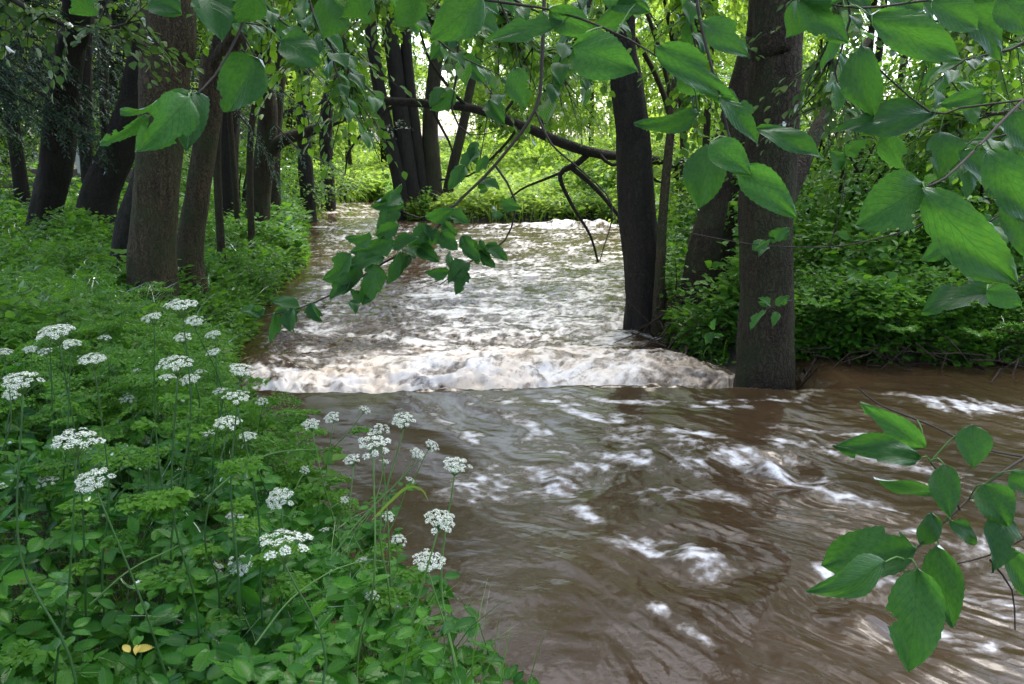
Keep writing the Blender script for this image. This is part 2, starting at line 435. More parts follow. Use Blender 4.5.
def smooth_path(pts, radii, step):
    """Catmull-Rom resampling"""
    P = [np.array(p, float) for p in pts]; n = len(P)
    out, ro = [], []
    for i in range(n - 1):
        p0 = P[i - 1] if i > 0 else P[i] * 2 - P[i + 1]; p1, p2 = P[i], P[i + 1]
        p3 = P[i + 2] if i + 2 < n else P[i + 1] * 2 - P[i]
        k = max(2, int(np.linalg.norm(p2 - p1) / step))
        for t in np.linspace(0, 1, k, endpoint=False):
            out.append(0.5 * ((2 * p1) + (-p0 + p2) * t + (2 * p0 - 5 * p1 + 4 * p2 - p3) * t * t + (-p0 + 3 * p1 - 3 * p2 + p3) * t ** 3))
            ro.append(radii[i] + (radii[i + 1] - radii[i]) * t)
    out.append(P[-1]); ro.append(radii[-1])
    return np.array(out), np.array(ro)
class Tubes:
    def __init__(s): s.V, s.F, s.o = [], [], 0
    def add(s, pts, radii, sides=8, step=None, **kw):
        if np.isscalar(radii): radii = [radii] * len(pts)
        if step: pts, radii = smooth_path(pts, radii, step)
        v, f = tube_arr(pts, radii, sides, **kw)
        s.V.append(v); s.F.append(f + s.o); s.o += len(v)
    def mesh(s, name, mat):
        return mesh_quadtri(name, np.concatenate(s.V), np.concatenate(s.F), mat)
def mesh_quadtri(name, V, F, mat, smooth=True):
    """quads; a row whose last two indices are equal is a triangle"""
    tri = F[:, 2] == F[:, 3]
    Fq, Ft = F[~tri], F[tri][:, :3]
    me = bpy.data.meshes.new(name)
    me.vertices.add(len(V)); me.vertices.foreach_set('co', np.asarray(V, np.float32).ravel())
    lp = np.concatenate([Fq.ravel(), Ft.ravel()]).astype(np.int32)
    me.loops.add(len(lp)); me.loops.foreach_set('vertex_index', lp)
    tot = np.concatenate([np.full(len(Fq), 4), np.full(len(Ft), 3)]).astype(np.int32)
    st = np.concatenate([[0], np.cumsum(tot)[:-1]]).astype(np.int32)
    me.polygons.add(len(tot)); me.polygons.foreach_set('loop_start', st); me.polygons.foreach_set('loop_total', tot)
    me.polygons.foreach_set('use_smooth', np.full(len(tot), smooth))
    me.materials.append(mat); me.update(calc_edges=True)
    return me

# ================================================================== TERRAIN
def build_terrain():
    n = 620
    u = np.linspace(-1, 1, n)
    X1 = np.sinh(u * 4.6) / np.sinh(4.6) * 300
    Y1 = np.sinh(u * 4.6) / np.sinh(4.6) * 300 + 6
    X, Y = np.meshgrid(X1, Y1)
    Z = ground_z(X, Y) + 0.012 * fbm(X * 6, Y * 6, 3)
    V = np.stack([X, Y, Z], -1).reshape(-1, 3)
    i = np.arange(n - 1)[:, None] * n; j = np.arange(n - 1)[None]
    F = np.stack([i + j, i + j + 1, i + n + j + 1, i + n + j], -1).reshape(-1, 4)
    m, nt, out = new_mat('forest_soil')
    tc = nd(nt, 'ShaderNodeTexCoord')
    n1 = nd(nt, 'ShaderNodeTexNoise'); n1.inputs['Scale'].default_value = 1.2; n1.inputs['Detail'].default_value = 9; n1.inputs['Roughness'].default_value = 0.7
    nt.links.new(tc.outputs['Object'], n1.inputs[0])
    r = ramp(nt, n1.outputs[0], [(0.3, (0.014, 0.010, 0.006)), (0.5, (0.032, 0.023, 0.013)), (0.62, (0.03, 0.036, 0.012)), (0.75, (0.04, 0.07, 0.016))])
    p = nd(nt, 'ShaderNodeBsdfPrincipled'); p.inputs['Roughness'].default_value = 0.9
    nt.links.new(r.outputs[0], p.inputs['Base Color'])
    n2 = nd(nt, 'ShaderNodeTexNoise'); n2.inputs['Scale'].default_value = 25; n2.inputs['Detail'].default_value = 6
    nt.links.new(tc.outputs['Object'], n2.inputs[0])
    b = nd(nt, 'ShaderNodeBump'); b.inputs['Distance'].default_value = 0.03; nt.links.new(n2.outputs[0], b.inputs['Height'])
    nt.links.new(b.outputs[0], p.inputs['Normal']); nt.links.new(p.outputs[0], out.inputs[0])
    tag(link('ground', mesh_np('ground', V, F, m, smooth=True)), 'dark forest soil of the river banks and clearing', kind='structure')
build_terrain()

# ================================================================== WATER
FLOW = np.array([-0.70, 0.71])
def lip_y(x):
    return 5.62 + 0.07 * np.sin(x * 1.3 + 0.4) + 0.03 * pn(x * 1.7, x * 0 + 3.3)
STROKES = [([(486, 398), (528, 412), (538, 440), (575, 455), (612, 470)], 9), ([(472, 487), (540, 476), (600, 464), (632, 450)], 15),
    ([(530, 470), (560, 500), (592, 520)], 8), ([(505, 492), (540, 486), (575, 480)], 12), ([(628, 430), (680, 445), (740, 455), (790, 480)], 10),
    ([(730, 455), (800, 482), (870, 512), (960, 545), (1030, 572)], 11), ([(775, 446), (800, 470), (830, 492)], 6), ([(655, 490), (720, 496)], 9),
    ([(612, 545), (665, 550), (705, 562)], 8), ([(770, 440), (860, 455), (1000, 478)], 6), ([(560, 397), (650, 402), (745, 406)], 5),
    ([(600, 415), (640, 430), (700, 436)], 7), ([(430, 405), (452, 425), (470, 440)], 5), ([(728, 394), (745, 400), (790, 399), (812, 390)], 3), ([(735, 398), (700, 402), (650, 400)], 3), ([(780, 425), (900, 440)], 5),
    ([(1030, 620), (930, 590), (830, 570)], 7), ([(1030, 660), (940, 640)], 7), ([(640, 600), (700, 640)], 5), ([(900, 400), (1024, 410)], 8),
    ([(555, 400), (610, 428), (640, 462)], 7), ([(660, 440), (700, 470)], 8)]
def build_water():
    rows, cols = 1250, 900
    ang = np.linspace(math.atan(1.7 / 1.1), math.atan(1.9 / 48), rows - 60)
    Y1 = 1.75 / np.tan(ang)
    Y1 = np.concatenate([np.linspace(-8, 1.05, 60), Y1])
    t = np.linspace(-1, 1, cols)
    Xw = 0.72 * np.clip(Y1, 0.5, None) + 1.6
    Xw = np.where(Y1 > 24, Xw, Xw)
    X = t[None] * Xw[:, None]; Y = np.repeat(Y1[:, None], cols, 1)
    X = X - 0.25 * np.clip(Y - 24, 0, None)          # the channel leaves to the left
    sd = river_sd(X, Y)
    ly = lip_y(X)
    q = Y - ly
    right_bank = sst(2.6, 2.0, X)                    # the sill ends at the right-hand tree
    # domain-warped coordinates
    wx = X + 0.35 * fbm(X * 0.8 + 5, Y * 0.8, 3); wy = Y + 0.35 * fbm(X * 0.8, Y * 0.8 + 9, 3)
    a = wx * FLOW[0] + wy * FLOW[1]; b = wx * FLOW[1] - wy * FLOW[0]
    # ---- upstream pool: smooth drawn-out ripples
    calm = sst(1.9, -0.6, X - 0.12 * Y + 0.2)       # left side is smoother
    amp = 0.10 + 0.70 * (1 - calm)
    zp = 0.022 * fbm(a * 0.9, b * 2.0, 3) + amp * (0.013 * fbm(a * 1.6 + 4, b * 4.6, 3) + 0.0065 * fbm(a * 3.5, b * 12, 3) + .005 * fbm(a * 7, b * 24, 2))
    zp += 0.005 * fbm(X * 8, Y * 8, 2) * amp
    for (px, py, r, h) in ((770, 470, 0.26, 0.05), (560, 480, 0.2, 0.02), (700, 560, 0.3, 0.025), (860, 620, 0.25, 0.03)):
        c = G(px, py, 0); dd = np.hypot(X - c.x, Y - c.y)
        zp += h * np.exp(-(dd / r) ** 2) * np.cos(dd / r * 4 + 0.4 * pn(X * 3, Y * 3))
    # ---- plunge pool and rapids below the sill
    body = sst(0.0, 0.42, q)
    drop = -0.35 * body - 0.22 * np.exp(-((q - 0.5) / 0.28) ** 2) * body
    hx = 1 + 0.35 * pn(X * 0.9, X * 0 + 1.7)
    hump = 0.20 * hx * np.exp(-((q - 1.4 - 0.3 * pn(X * 0.8, X * 0)) / 0.75) ** 2)
    chop = 0.75 * sst(0.2, 0.8, q) * np.exp(-q / 3.2 * (q > 0)) + 0.36
    lump = 1 - np.abs(fbm(wx * 2.2, wy * 2.2 + 40, 4))
    zr = drop + hump + chop * (0.075 * fbm(wx * 1.3, wy * 1.6, 3) + 0.12 * (lump - 0.85) + 0.045 * (.75 - 1.6 * np.abs(fbm(wx * 4.5, wy * 5.5, 4, .6))) * sst(0, .6, q) + .02 * fbm(X * 14, Y * 14, 3))
    zr += 0.16 * np.exp(-((X - 1.9) / 1.1) ** 2 - ((Y - 22.9) / 0.45) ** 2) * (1 + 0.8 * pn(X * 3, Y * 3))
    side = sst(0.0, 0.5, -sd)
    zr = np.where(body > 0, zr, 0)
    RB = np.maximum(sst(6.7, 7.4, Y), right_bank)
    Z = zp * (1 - sst(0.3, 0.6, q) * RB) + np.where(body > 0, -.35 * body + (zr + .35 * body) * (.3 + .7 * side), 0) * np.maximum(sst(6.7, 7.4, Y), right_bank) * (q > 0)
    Z = np.where((q > 0) & (sd > -0.4) & (Y < 6.6), Z, Z)
    # below the sill but near the bank keep the level
    lvl = -0.35 * body
    Z = np.where(q > 0.8, lvl + (Z - lvl), Z)
    # ---- foam
    f_up = np.zeros_like(X)
    w1 = 0.10 * fbm(X * 2.3, Y * 2.3 + 3, 3); w2 = 0.10 * fbm(X * 2.3 + 7, Y * 2.3, 3)
    for pl, w in STROKES:
        pts = [G(px, py, 0) for px, py in pl]
        for k in range(len(pts) - 1):
            p0, p1 = pts[k], pts[k + 1]
            dpx = (p0 - Vector((0, 0, CAM_Z))).length
            ww = w / FPX * dpx * 2.6
            mn = (Y > min(p0.y, p1.y) - 1) & (Y < max(p0.y, p1.y) + 1) & (X > min(p0.x, p1.x) - 1) & (X < max(p0.x, p1.x) + 1)
            xs = X[mn] + w1[mn]; ys = Y[mn] + w2[mn]
            ex, ey = p1.x - p0.x, p1.y - p0.y
            tt = np.clip(((xs - p0.x) * ex + (ys - p0.y) * ey) / (ex * ex + ey * ey), 0, 1)
            dd = np.hypot(xs - p0.x - tt * ex, ys - p0.y - tt * ey)
            f_up[mn] = np.maximum(f_up[mn], np.exp(-(dd / ww) ** 2))
    st = fbm(a * 2.2 + 20, b * 9, 4)
    ln = 1 - np.abs(fbm(wx * 3.0, wy * 3.0, 4)) * 2.4
    hf = fbm(a * 4.5 + 7, b * 10, 4, .6); hf2 = fbm(X * 9, Y * 9, 4, .65)
    ln = 1 - np.abs(fbm(wx * 3.2, wy * 4.2, 4, .6)) * 3.2
    general = sst(0.0, 0.5, fbm(a * 1.0 + 2, b * 2.4 + 8, 4)) * (1 - .55 * calm)
    dn = 0.60 * f_up ** .6 + 0.42 * general
    f_up = .95 * sst(0.38, 1.25, dn + 0.36 * ln + 0.45 * hf + 0.30 * hf2)
    f_up = f_up * (0.25 + 0.75 * sst(.02, .35, dn))
    lace = 1 - np.abs(fbm(wx * 2.6 + 3, wy * 3.4, 5, 0.65)) * 3.0
    lace2 = fbm(wx * 1.1, wy * 1.5 + 3, 5, 0.6)
    dens = 0.66 - .10 * sst(12, 18, Y) + 0.65 * np.exp(-np.clip(q - 0.3, 0, None) / 2.4) + 0.3 * np.exp(-((Y - 22.6) / 0.9) ** 2) * sst(-2.5, 0.5, X)
    leftdark = sst(0.9, 0.1, -sd) * (X < 0) * (1 - .6 * sst(12, 16, Y))
    dens = dens - 0.5 * leftdark - 0.35 * np.exp(-((X + 1.8) / 0.5) ** 2) * sst(0.9, 1.8, q)
    brown = np.exp(-((q - 2.5) / 0.5) ** 2) * 0.42
    dens = dens - brown * (0.5 + 1.2 * pn(X * 1.6, Y * 1.2 + 8))
    f_dn = sst(0.34, 1.05, dens * 0.75 + 0.34 * lace + 0.45 * lace2)
    f_dn = np.maximum(f_dn, sst(0.06, 0.35, q) * sst(3.3, 1.7, q + .9 * lace2) * (1 - .55 * sst(.1, .5, fbm(wx * 1.4, wy * 1.9 + 31, 4)) * sst(1.2, 1.9, q)) * (0.8 + 0.2 * lace) * sst(-2.6, -1.2, X + .4 * lace2) * (1 - .75 * sst(.75, 1.3, X + .5 * lace2) * sst(.5, 1.2, q)))
    f_dn = f_dn * (1 - .45 * sst(.9, 1.5, X) * sst(9.5, 8, Y)) * (.72 + .4 * np.clip(lace, 0, 1))
    foam = np.where(q < 0.02, f_up, f_dn)
    foam = np.where((q > 0) & (Y < 7) & (X > 2.0), f_up * 0.6, foam)
    V = np.stack([X, Y, Z], -1).reshape(-1, 3)
    i = np.arange(rows - 1)[:, None] * cols; j = np.arange(cols - 1)[None]
    F = np.stack([i + j, i + j + 1, i + cols + j + 1, i + cols + j], -1).reshape(-1, 4)
    keep = (sd.reshape(-1)[F] < 0.5).any(1)
    F = F[keep]
    used = np.zeros(len(V), bool); used[F.ravel()] = True
    idx = np.cumsum(used) - 1
    V = V[used]; F = idx[F]
    m, nt, out = new_mat('muddy_water')
    at = nd(nt, 'ShaderNodeAttribute', attribute_name='rnd')
    tc = nd(nt, 'ShaderNodeTexCoord')
    n1 = nd(nt, 'ShaderNodeTexNoise'); n1.inputs['Scale'].default_value = 14; n1.inputs['Detail'].default_value = 9; n1.inputs['Roughness'].default_value = 0.7
    nt.links.new(tc.outputs['Object'], n1.inputs[0])
    ff = math_n(nt, 'ADD', at.outputs['Fac'], math_n(nt, 'MULTIPLY', math_n(nt, 'SUBTRACT', n1.outputs[0], 0.5), 1.35))
    fm = nd(nt, 'ShaderNodeMapRange', interpolation_type='SMOOTHSTEP'); nt.links.new(ff, fm.inputs[0])
    fm.inputs[1].default_value = 0.08; fm.inputs[2].default_value = 1.08
    fo = fm.outputs[0]
    n3 = nd(nt, 'ShaderNodeTexNoise'); n3.inputs['Scale'].default_value = 0.9; n3.inputs['Detail'].default_value = 4
    nt.links.new(tc.outputs['Object'], n3.inputs[0])
    mud = ramp(nt, n3.outputs[0], [(0.3, (0.031, 0.019, 0.009)), (0.7, (0.052, 0.032, 0.016))])
    cr = ramp(nt, fo, [(0.0, (0, 0, 0)), (0.3, (0.13, 0.13, 0.13)), (0.7, (0.5, 0.5, 0.5)), (1.0, (1, 1, 1))])
    mx = nd(nt, 'ShaderNodeMix', data_type='RGBA'); nt.links.new(cr.outputs[0], mx.inputs[0])
    nt.links.new(mud.outputs[0], mx.inputs[6])
    fc = ramp(nt, fo, [(0.2, (0.29, 0.255, 0.225)), (0.95, (0.60, 0.60, 0.61))]); 
    n4 = nd(nt, 'ShaderNodeTexNoise'); n4.inputs['Scale'].default_value = 2.6; n4.inputs['Detail'].default_value = 6; nt.links.new(tc.outputs['Object'], n4.inputs[0])
    sy = nd(nt, 'ShaderNodeSeparateXYZ'); nt.links.new(tc.outputs['Object'], sy.inputs[0])
    zone = nd(nt, 'ShaderNodeMapRange'); nt.links.new(sy.outputs[1], zone.inputs[0])     # silt churned up in the roll under the sill
    zone.inputs[1].default_value = 9.6; zone.inputs[2].default_value = 7.2; zone.inputs[3].default_value = 0.15; zone.inputs[4].default_value = 1.0
    zone2 = nd(nt, 'ShaderNodeMapRange'); nt.links.new(sy.outputs[1], zone2.inputs[0])
    zone2.inputs[1].default_value = 5.3; zone2.inputs[2].default_value = 6.2
    tr_ = ramp(nt, n4.outputs[0], [(0.38, (0.12, 0.12, 0.12)), (0.68, (0.8, 0.8, 0.8))])
    tn = nd(nt, 'ShaderNodeMix', data_type='RGBA')
    nt.links.new(math_n(nt, 'MULTIPLY', math_n(nt, 'MULTIPLY', zone.outputs[0], zone2.outputs[0]), tr_.outputs[0]), tn.inputs[0])
    nt.links.new(fc.outputs[0], tn.inputs[6]); tn.inputs[7].default_value = (0.60, 0.47, 0.34, 1)
    nt.links.new(tn.outputs[2], mx.inputs[7])
    p = nd(nt, 'ShaderNodeBsdfPrincipled'); nt.links.new(mx.outputs[2], p.inputs['Base Color'])
    p.inputs['IOR'].default_value = 1.33
    rr = nd(nt, 'ShaderNodeMapRange'); nt.links.new(fo, rr.inputs[0]); rr.inputs[3].default_value = 0.16; rr.inputs[4].default_value = 0.55
    nt.links.new(rr.outputs[0], p.inputs['Roughness'])
    n2 = nd(nt, 'ShaderNodeTexNoise'); n2.inputs['Scale'].default_value = 13; n2.inputs['Detail'].default_value = 4
    nt.links.new(tc.outputs['Object'], n2.inputs[0])
    hb = math_n(nt, 'ADD', n2.outputs[0], math_n(nt, 'MULTIPLY', fo, 1.6))
    b = nd(nt, 'ShaderNodeBump'); b.inputs['Strength'].default_value = 0.28; b.inputs['Distance'].default_value = 0.012
    nt.links.new(hb, b.inputs['Height']); nt.links.new(b.outputs[0], p.inputs['Normal'])
    nt.links.new(p.outputs[0], out.inputs[0])
    me = mesh_np('river_water', V, F, m, rnd=foam.reshape(-1)[used], smooth=True)
    tag(link('river_water', me), 'muddy brown river in flood with a smooth pool, a sill and white foaming rapids', kind='structure')
build_water()
def build_sill():
    xs = np.linspace(-2.9, 2.3, 40)
    T = Tubes(); T.add([(x, lip_y(x) + 0.06, -0.30) for x in xs], [0.2] * 40, 8)
    tag(link('weir_sill', T.mesh('weir_sill', M['root'])), 'sunken sill under the brown water where the river drops into foam', kind='structure')
build_sill()

# ================================================================== TREES
def crown_parts(center, rad, nspray, nleaf, length, size, thr=0.0, T=None, seed=0, hollow=0.35, freq=0.55):
    """sprays of leaves in a ragged ellipsoid with gaps"""
    c = np.array(center, float); rad = np.array(rad, float)
    P = rand_unit(nspray * 3) * ((hollow + (1 - hollow) * rng.random(nspray * 3)) ** 0.5)[:, None]
    P = P * rad
    k = pn(P[:, 0] * freq + seed * 3.1, P[:, 2] * freq + P[:, 1] * 0.4) + pn(P[:, 1] * freq + seed, P[:, 2] * freq + 11 + P[:, 0] * .3)
    P = P[k > thr][:nspray]
    D = unit(P / rad) + 0.5 * rand_unit(len(P)) + np.array([0, 0, -0.12])
    U = np.tile([0, 0, 1.0], (len(P), 1)) + 0.35 * rand_unit(len(P))
    return P + c, D, sprays(P + c, D, U, nleaf, length * (0.6 + 0.8 * rng.random(len(P))), size, T=T)
def limb_tubes(T, base, center, rad, n, r0, sides=5):
    c = np.array(center, float); b = np.array(base, float)
    for i in range(n):
        e = c + rand_unit(1)[0] * np.array(rad) * 0.8
        s = b + np.array([0, 0, 1.0]) * rng.random() * rad[2] * 0.7
        m = s * 0.5 + e * 0.5 + rng.normal(size=3) * 0.12 * np.linalg.norm(e - s) + np.array([0, 0, 0.12 * np.linalg.norm(e - s)])
        T.add([s, m, e], [r0, r0 * .55, r0 * .12], sides, step=0.35)
def local(pts, base):
    return [(p[0] - base[0], p[1] - base[1], p[2] - base[2]) for p in pts]

def big_tree(name, label, path, mat, crown=None, branches=(), group=None, sides=22, flute=5, knob=0.15, seed=0, sprig=(), leafmat='crown_leaf', cat='tree'):
    """path: list of (point, radius). Trunk, each branch and the crown are children of an Empty at the foot."""
    base = Vector(path[0][0])
    e = empty(name, base, label, cat, group)
    pts = [p for p, r in path]; pts = [Vector(p) - base for p in pts]
    pts[0] = pts[0] - Vector((0, 0, 0.35))
    T = Tubes(); T.add([tuple(p) for p in pts], [r for p, r in path], sides, step=0.09, knob=knob, flute=flute, seed=seed)
    link('trunk', T.mesh('trunk', M[mat]), e)
    for br in branches:
        T = Tubes(); T.add([tuple(Vector(p) - base) for p, r in br], [r for p, r in br], 9, step=0.10, knob=0.14, seed=seed + 3)
        link('branch', T.mesh('branch', M[mat]), e)
    if crown:
        c, rad, ns, nl, ln, sz = crown
        c = np.array(c) - np.array(base)
        P, D, part = crown_parts(c, rad, ns, nl, ln, sz, thr=-0.1, seed=seed)
        parts = [part]
        link('crown', leaf_mesh('crown', parts, M[leafmat]), e)
        T = Tubes(); limb_tubes(T, np.array(pts[-1]), c, rad, 9, 0.06)
        link('limbs', T.mesh('limbs', M[mat]), e)
    return e

def trunk_from_px(plist, Y0=None, dY=0.0, foot=True):
    """plist: (px, py, width_px) from the foot upwards; the foot is found on the ground."""
    out = []
    px, py, w = plist[0]
    p = hit(px, py) if Y0 is None else W(px, py, Y0)
    if Y0 is not None: p.z = gz(p.x, p.y)
    Yb = p.y
    depth = (p - Vector((0, 0, CAM_Z))).length
    out.append((p, w / FPX * Yb / math.cos(PITCH) * 0.5 * 0.92))
    for k, (px, py, w) in enumerate(plist[1:]):
        Y = Yb + dY * (k + 1)
        q = W(px, py, Y)
        out.append((q, w / FPX * Y * 0.5))
    return out
def extend(path, dz, dx=0, dy=0, shrink=0.6):
    p, r = path[-1]
    path.append((p + Vector((dx, dy, dz)), r * shrink))
    return path

# --- the near trees, each from its own outline
def tree_at(name, label, plist, mat, Y0=None, top=7.0, lean=(0, 0), crown=None, branches=(), **kw):
    path = trunk_from_px(plist, Y0)
    Yb = path[0][0].y
    extend(path, top * 0.5, lean[0] * .5, lean[1] * .5, 0.85); extend(path, top * 0.5, lean[0] * .5, lean[1] * .5, 0.55)
    brs = []
    for br in branches:
        brs.append([(W(px, py, Yb + dy), w / FPX * Yb * 0.5) for px, py, w, dy in br])
    cr = None
    if crown:
        t = path[-1][0]
        cr = (tuple(t + Vector(crown[0])), crown[1], crown[2], 12, 0.7, crown[3])
    return big_tree(name, label, path, mat, cr, brs, **kw)

C_HI = ((0, 0, 1.0), (2.6, 2.6, 2.6), 420, 0.16)
tree_at('alder_tree', 'thick brown rough-barked trunk nearest on the left bank behind the white flowers',
    [(150, 306, 50), (152, 270, 44), (155, 210, 42), (161, 130, 42), (166, 60, 46), (168, 0, 48)], 'bark_brown', Y0=8.0, crown=C_HI, seed=1)
tree_at('alder_tree', 'curving forked trunk standing just right of the thick brown trunk on the left bank',
    [(200, 302, 38), (190, 262, 25), (197, 200, 23), (209, 120, 22), (214, 60, 25), (226, 25, 23)], 'bark_brown', Y0=8.6, crown=C_HI, lean=(0.3, 0),
    branches=[[(214, 70, 20, 0), (240, 30, 16, -.3), (262, -5, 12, -.5), (290, -60, 8, -.8)]], seed=2)
tree_at('alder_tree', 'short dark stem leaning behind the thick brown trunk on the left bank',
    [(118, 275, 30), (128, 235, 26), (142, 190, 24), (160, 130, 22), (176, 60, 20)], 'bark_dark', Y0=9.6, top=5, crown=C_HI, seed=3)
tree_at('alder_tree', 'dark trunk leaning strongly right from the left woodland floor',
    [(84, 240, 38), (98, 200, 34), (118, 150, 32), (136, 100, 30), (148, 40, 30), (158, 0, 28)], 'bark_dark', Y0=13.0, lean=(1, 0), crown=C_HI, seed=4)
tree_at('alder_tree', 'very dark wavy trunk furthest left beside the low wooden fence',
    [(36, 250, 34), (46, 215, 28), (56, 165, 30), (62, 110, 30), (70, 50, 26), (76, 0, 24)], 'bark_dark', Y0=13.5, crown=C_HI, seed=5)
tree_at('alder_tree', 'slim dark straight trunk between the two leaning dark trunks on the left',
    [(90, 205, 15), (87, 160, 13), (84, 100, 14), (84, 40, 14), (86, 0, 13)], 'bark_dark', Y0=17.5, crown=C_HI, seed=6)
tree_at('alder_tree', 'thin pole-like trunk rising behind the leaning dark trunk on the left',
    [(112, 195, 10), (106, 130, 9), (103, 60, 10), (104, 0, 10)], 'bark_dark', Y0=21, crown=C_HI, seed=7)
tree_at('alder_tree', 'crooked trunk with one limb bending right over the left bank',
    [(254, 240, 26), (258, 205, 22), (264, 160, 20), (268, 110, 18), (262, 50, 16), (266, 0, 14)], 'bark', Y0=15.5, crown=C_HI,
    branches=[[(262, 160, 15, 0), (280, 142, 13, -.1), (300, 134, 11, -.2), (318, 128, 10, -.3), (345, 118, 6, -.4)]], seed=8)
tree_at('alder_tree', 'slim trunk close behind the crooked limbed tree on the left bank',
    [(276, 225, 14), (274, 180, 12), (276, 120, 12), (282, 50, 11), (286, 0, 10)], 'bark', Y0=18.5, crown=C_HI, seed=9)
tree_at('alder_tree', 'dark trunk in the gap between the forked trunk and the crooked limbed tree',
    [(228, 215, 22), (228, 160, 19), (232, 100, 18), (240, 40, 17), (244, 0, 16)], 'bark_dark', Y0=17, crown=C_HI, seed=10)
tree_at('alder_tree', 'short dark trunk left of the distant river bend',
    [(308, 206, 15), (306, 170, 14), (303, 120, 12), (304, 60, 10)], 'bark_dark', Y0=24, crown=C_HI, seed=11)
tree_at('alder_tree', 'dark trunk directly at the distant river bend beside the sunlit clearing',
    [(328, 200, 15), (327, 165, 13), (326, 120, 12), (332, 60, 10)], 'bark_dark', Y0=29, crown=C_HI, seed=12)

# the clump on the far bank: every stem its own tree
g = 'stems of the clump on the far bank'
for k, (pl, mt, lb) in enumerate([
    ([(408, 222, 18), (397, 170, 14), (385, 120, 13), (376, 70, 12), (370, 20, 11)], 'bark_dark', 'outer left stem of the dark clump on the far bank, leaning left'),
    ([(416, 224, 20), (408, 170, 17), (400, 110, 16), (394, 60, 15), (389, 15, 14)], 'bark_dark', 'thickest dark stem in the middle of the far-bank clump'),
    ([(424, 224, 16), (420, 170, 13), (412, 110, 12), (407, 60, 11), (405, 15, 10)], 'bark_dark', 'straight dark stem just right of the thickest in the far-bank clump'),
    ([(432, 222, 22), (432, 170, 17), (430, 130, 15), (434, 80, 14), (440, 20, 12)], 'bark', 'mossy upright stem on the right side of the far-bank clump'),
    ([(444, 220, 14), (450, 180, 10), (462, 130, 9), (470, 90, 8), (480, 40, 7)], 'bark', 'thin stem leaning right away from the far-bank clump')]):
    tree_at('willow_tree', lb, pl, mt, Y0=25.0 + 0.15 * k, top=5, group=g, crown=((0, 0, .8), (2.2, 2.2, 2.2), 500, 0.16) if k % 2 == 0 else None, seed=20 + k, sides=16)

# right bank
tree_at('alder_tree', 'tall dark straight trunk at the right edge of the rapids',
    [(650, 322, 42), (645, 280, 38), (638, 220, 37), (634, 150, 34), (626, 80, 30), (620, 0, 27)], 'bark_dark', Y0=9.3, crown=C_HI, seed=13, flute=4)
tree_at('alder_tree', 'massive dark trunk standing in the water at the right end of the sill',
    [(767, 388, 60), (765, 350, 53), (767, 290, 52), (766, 210, 54), (773, 130, 50), (777, 60, 47), (780, 0, 46)], 'bark', Y0=6.35, crown=((.8, .6, 1), (2.6, 2.6, 2.4), 900, .14),
    branches=[[(778, 215, 22, .25), (800, 168, 18, .45), (822, 120, 15, .7), (840, 85, 12, .9), (868, 40, 8, 1.2)]], seed=14, flute=4)
tree_at('alder_tree', 'mossy trunk rising from the root bank between the two dark riverside trunks',
    [(697, 300, 40), (703, 255, 32), (712, 215, 27), (722, 160, 25), (738, 100, 24), (752, 50, 24), (762, 0, 22)], 'bark', Y0=8.9, crown=C_HI, seed=15)
tree_at('alder_tree', 'second mossy trunk half hidden behind the massive dark trunk',
    [(724, 298, 30), (730, 250, 26), (738, 200, 24), (748, 140, 22), (755, 60, 20)], 'bark', Y0=9.6, crown=C_HI, seed=16)
tree_at('young_tree', 'thin greenish sapling close beside the tall dark straight trunk',
    [(658, 318, 13), (660, 270, 10), (664, 200, 9), (672, 120, 8), (678, 50, 8), (683, 0, 7)], 'bark_brown', Y0=8.9, crown=((0, 0, 0), (1.4, 1.4, 1.6), 250, .12), seed=17, sides=12)
tree_at('young_tree', 'slim dark trunk leaning left in the bright gap on the right',
    [(868, 235, 12), (862, 190, 10), (858, 150, 9), (866, 110, 8), (878, 60, 7)], 'bark_dark', Y0=15, top=3, crown=((0, 0, 0), (1.6, 1.6, 1.6), 200, .14), seed=18, sides=12)
tree_at('young_tree', 'slim trunk leaning right in the bright gap on the right',
    [(878, 225, 12), (882, 180, 10), (888, 140, 9), (898, 100, 8), (905, 50, 7)], 'bark', Y0=17, top=3, seed=19, sides=12)
tree_at('young_tree', 'dark young trunk near the right edge of the woodland',
    [(985, 240, 15), (982, 180, 12), (990, 120, 11), (996, 60, 10), (1000, 0, 9)], 'bark_dark', Y0=11.5, top=3, seed=21, sides=12, crown=((0, 0, 0), (1.6, 1.6, 1.6), 200, .14))

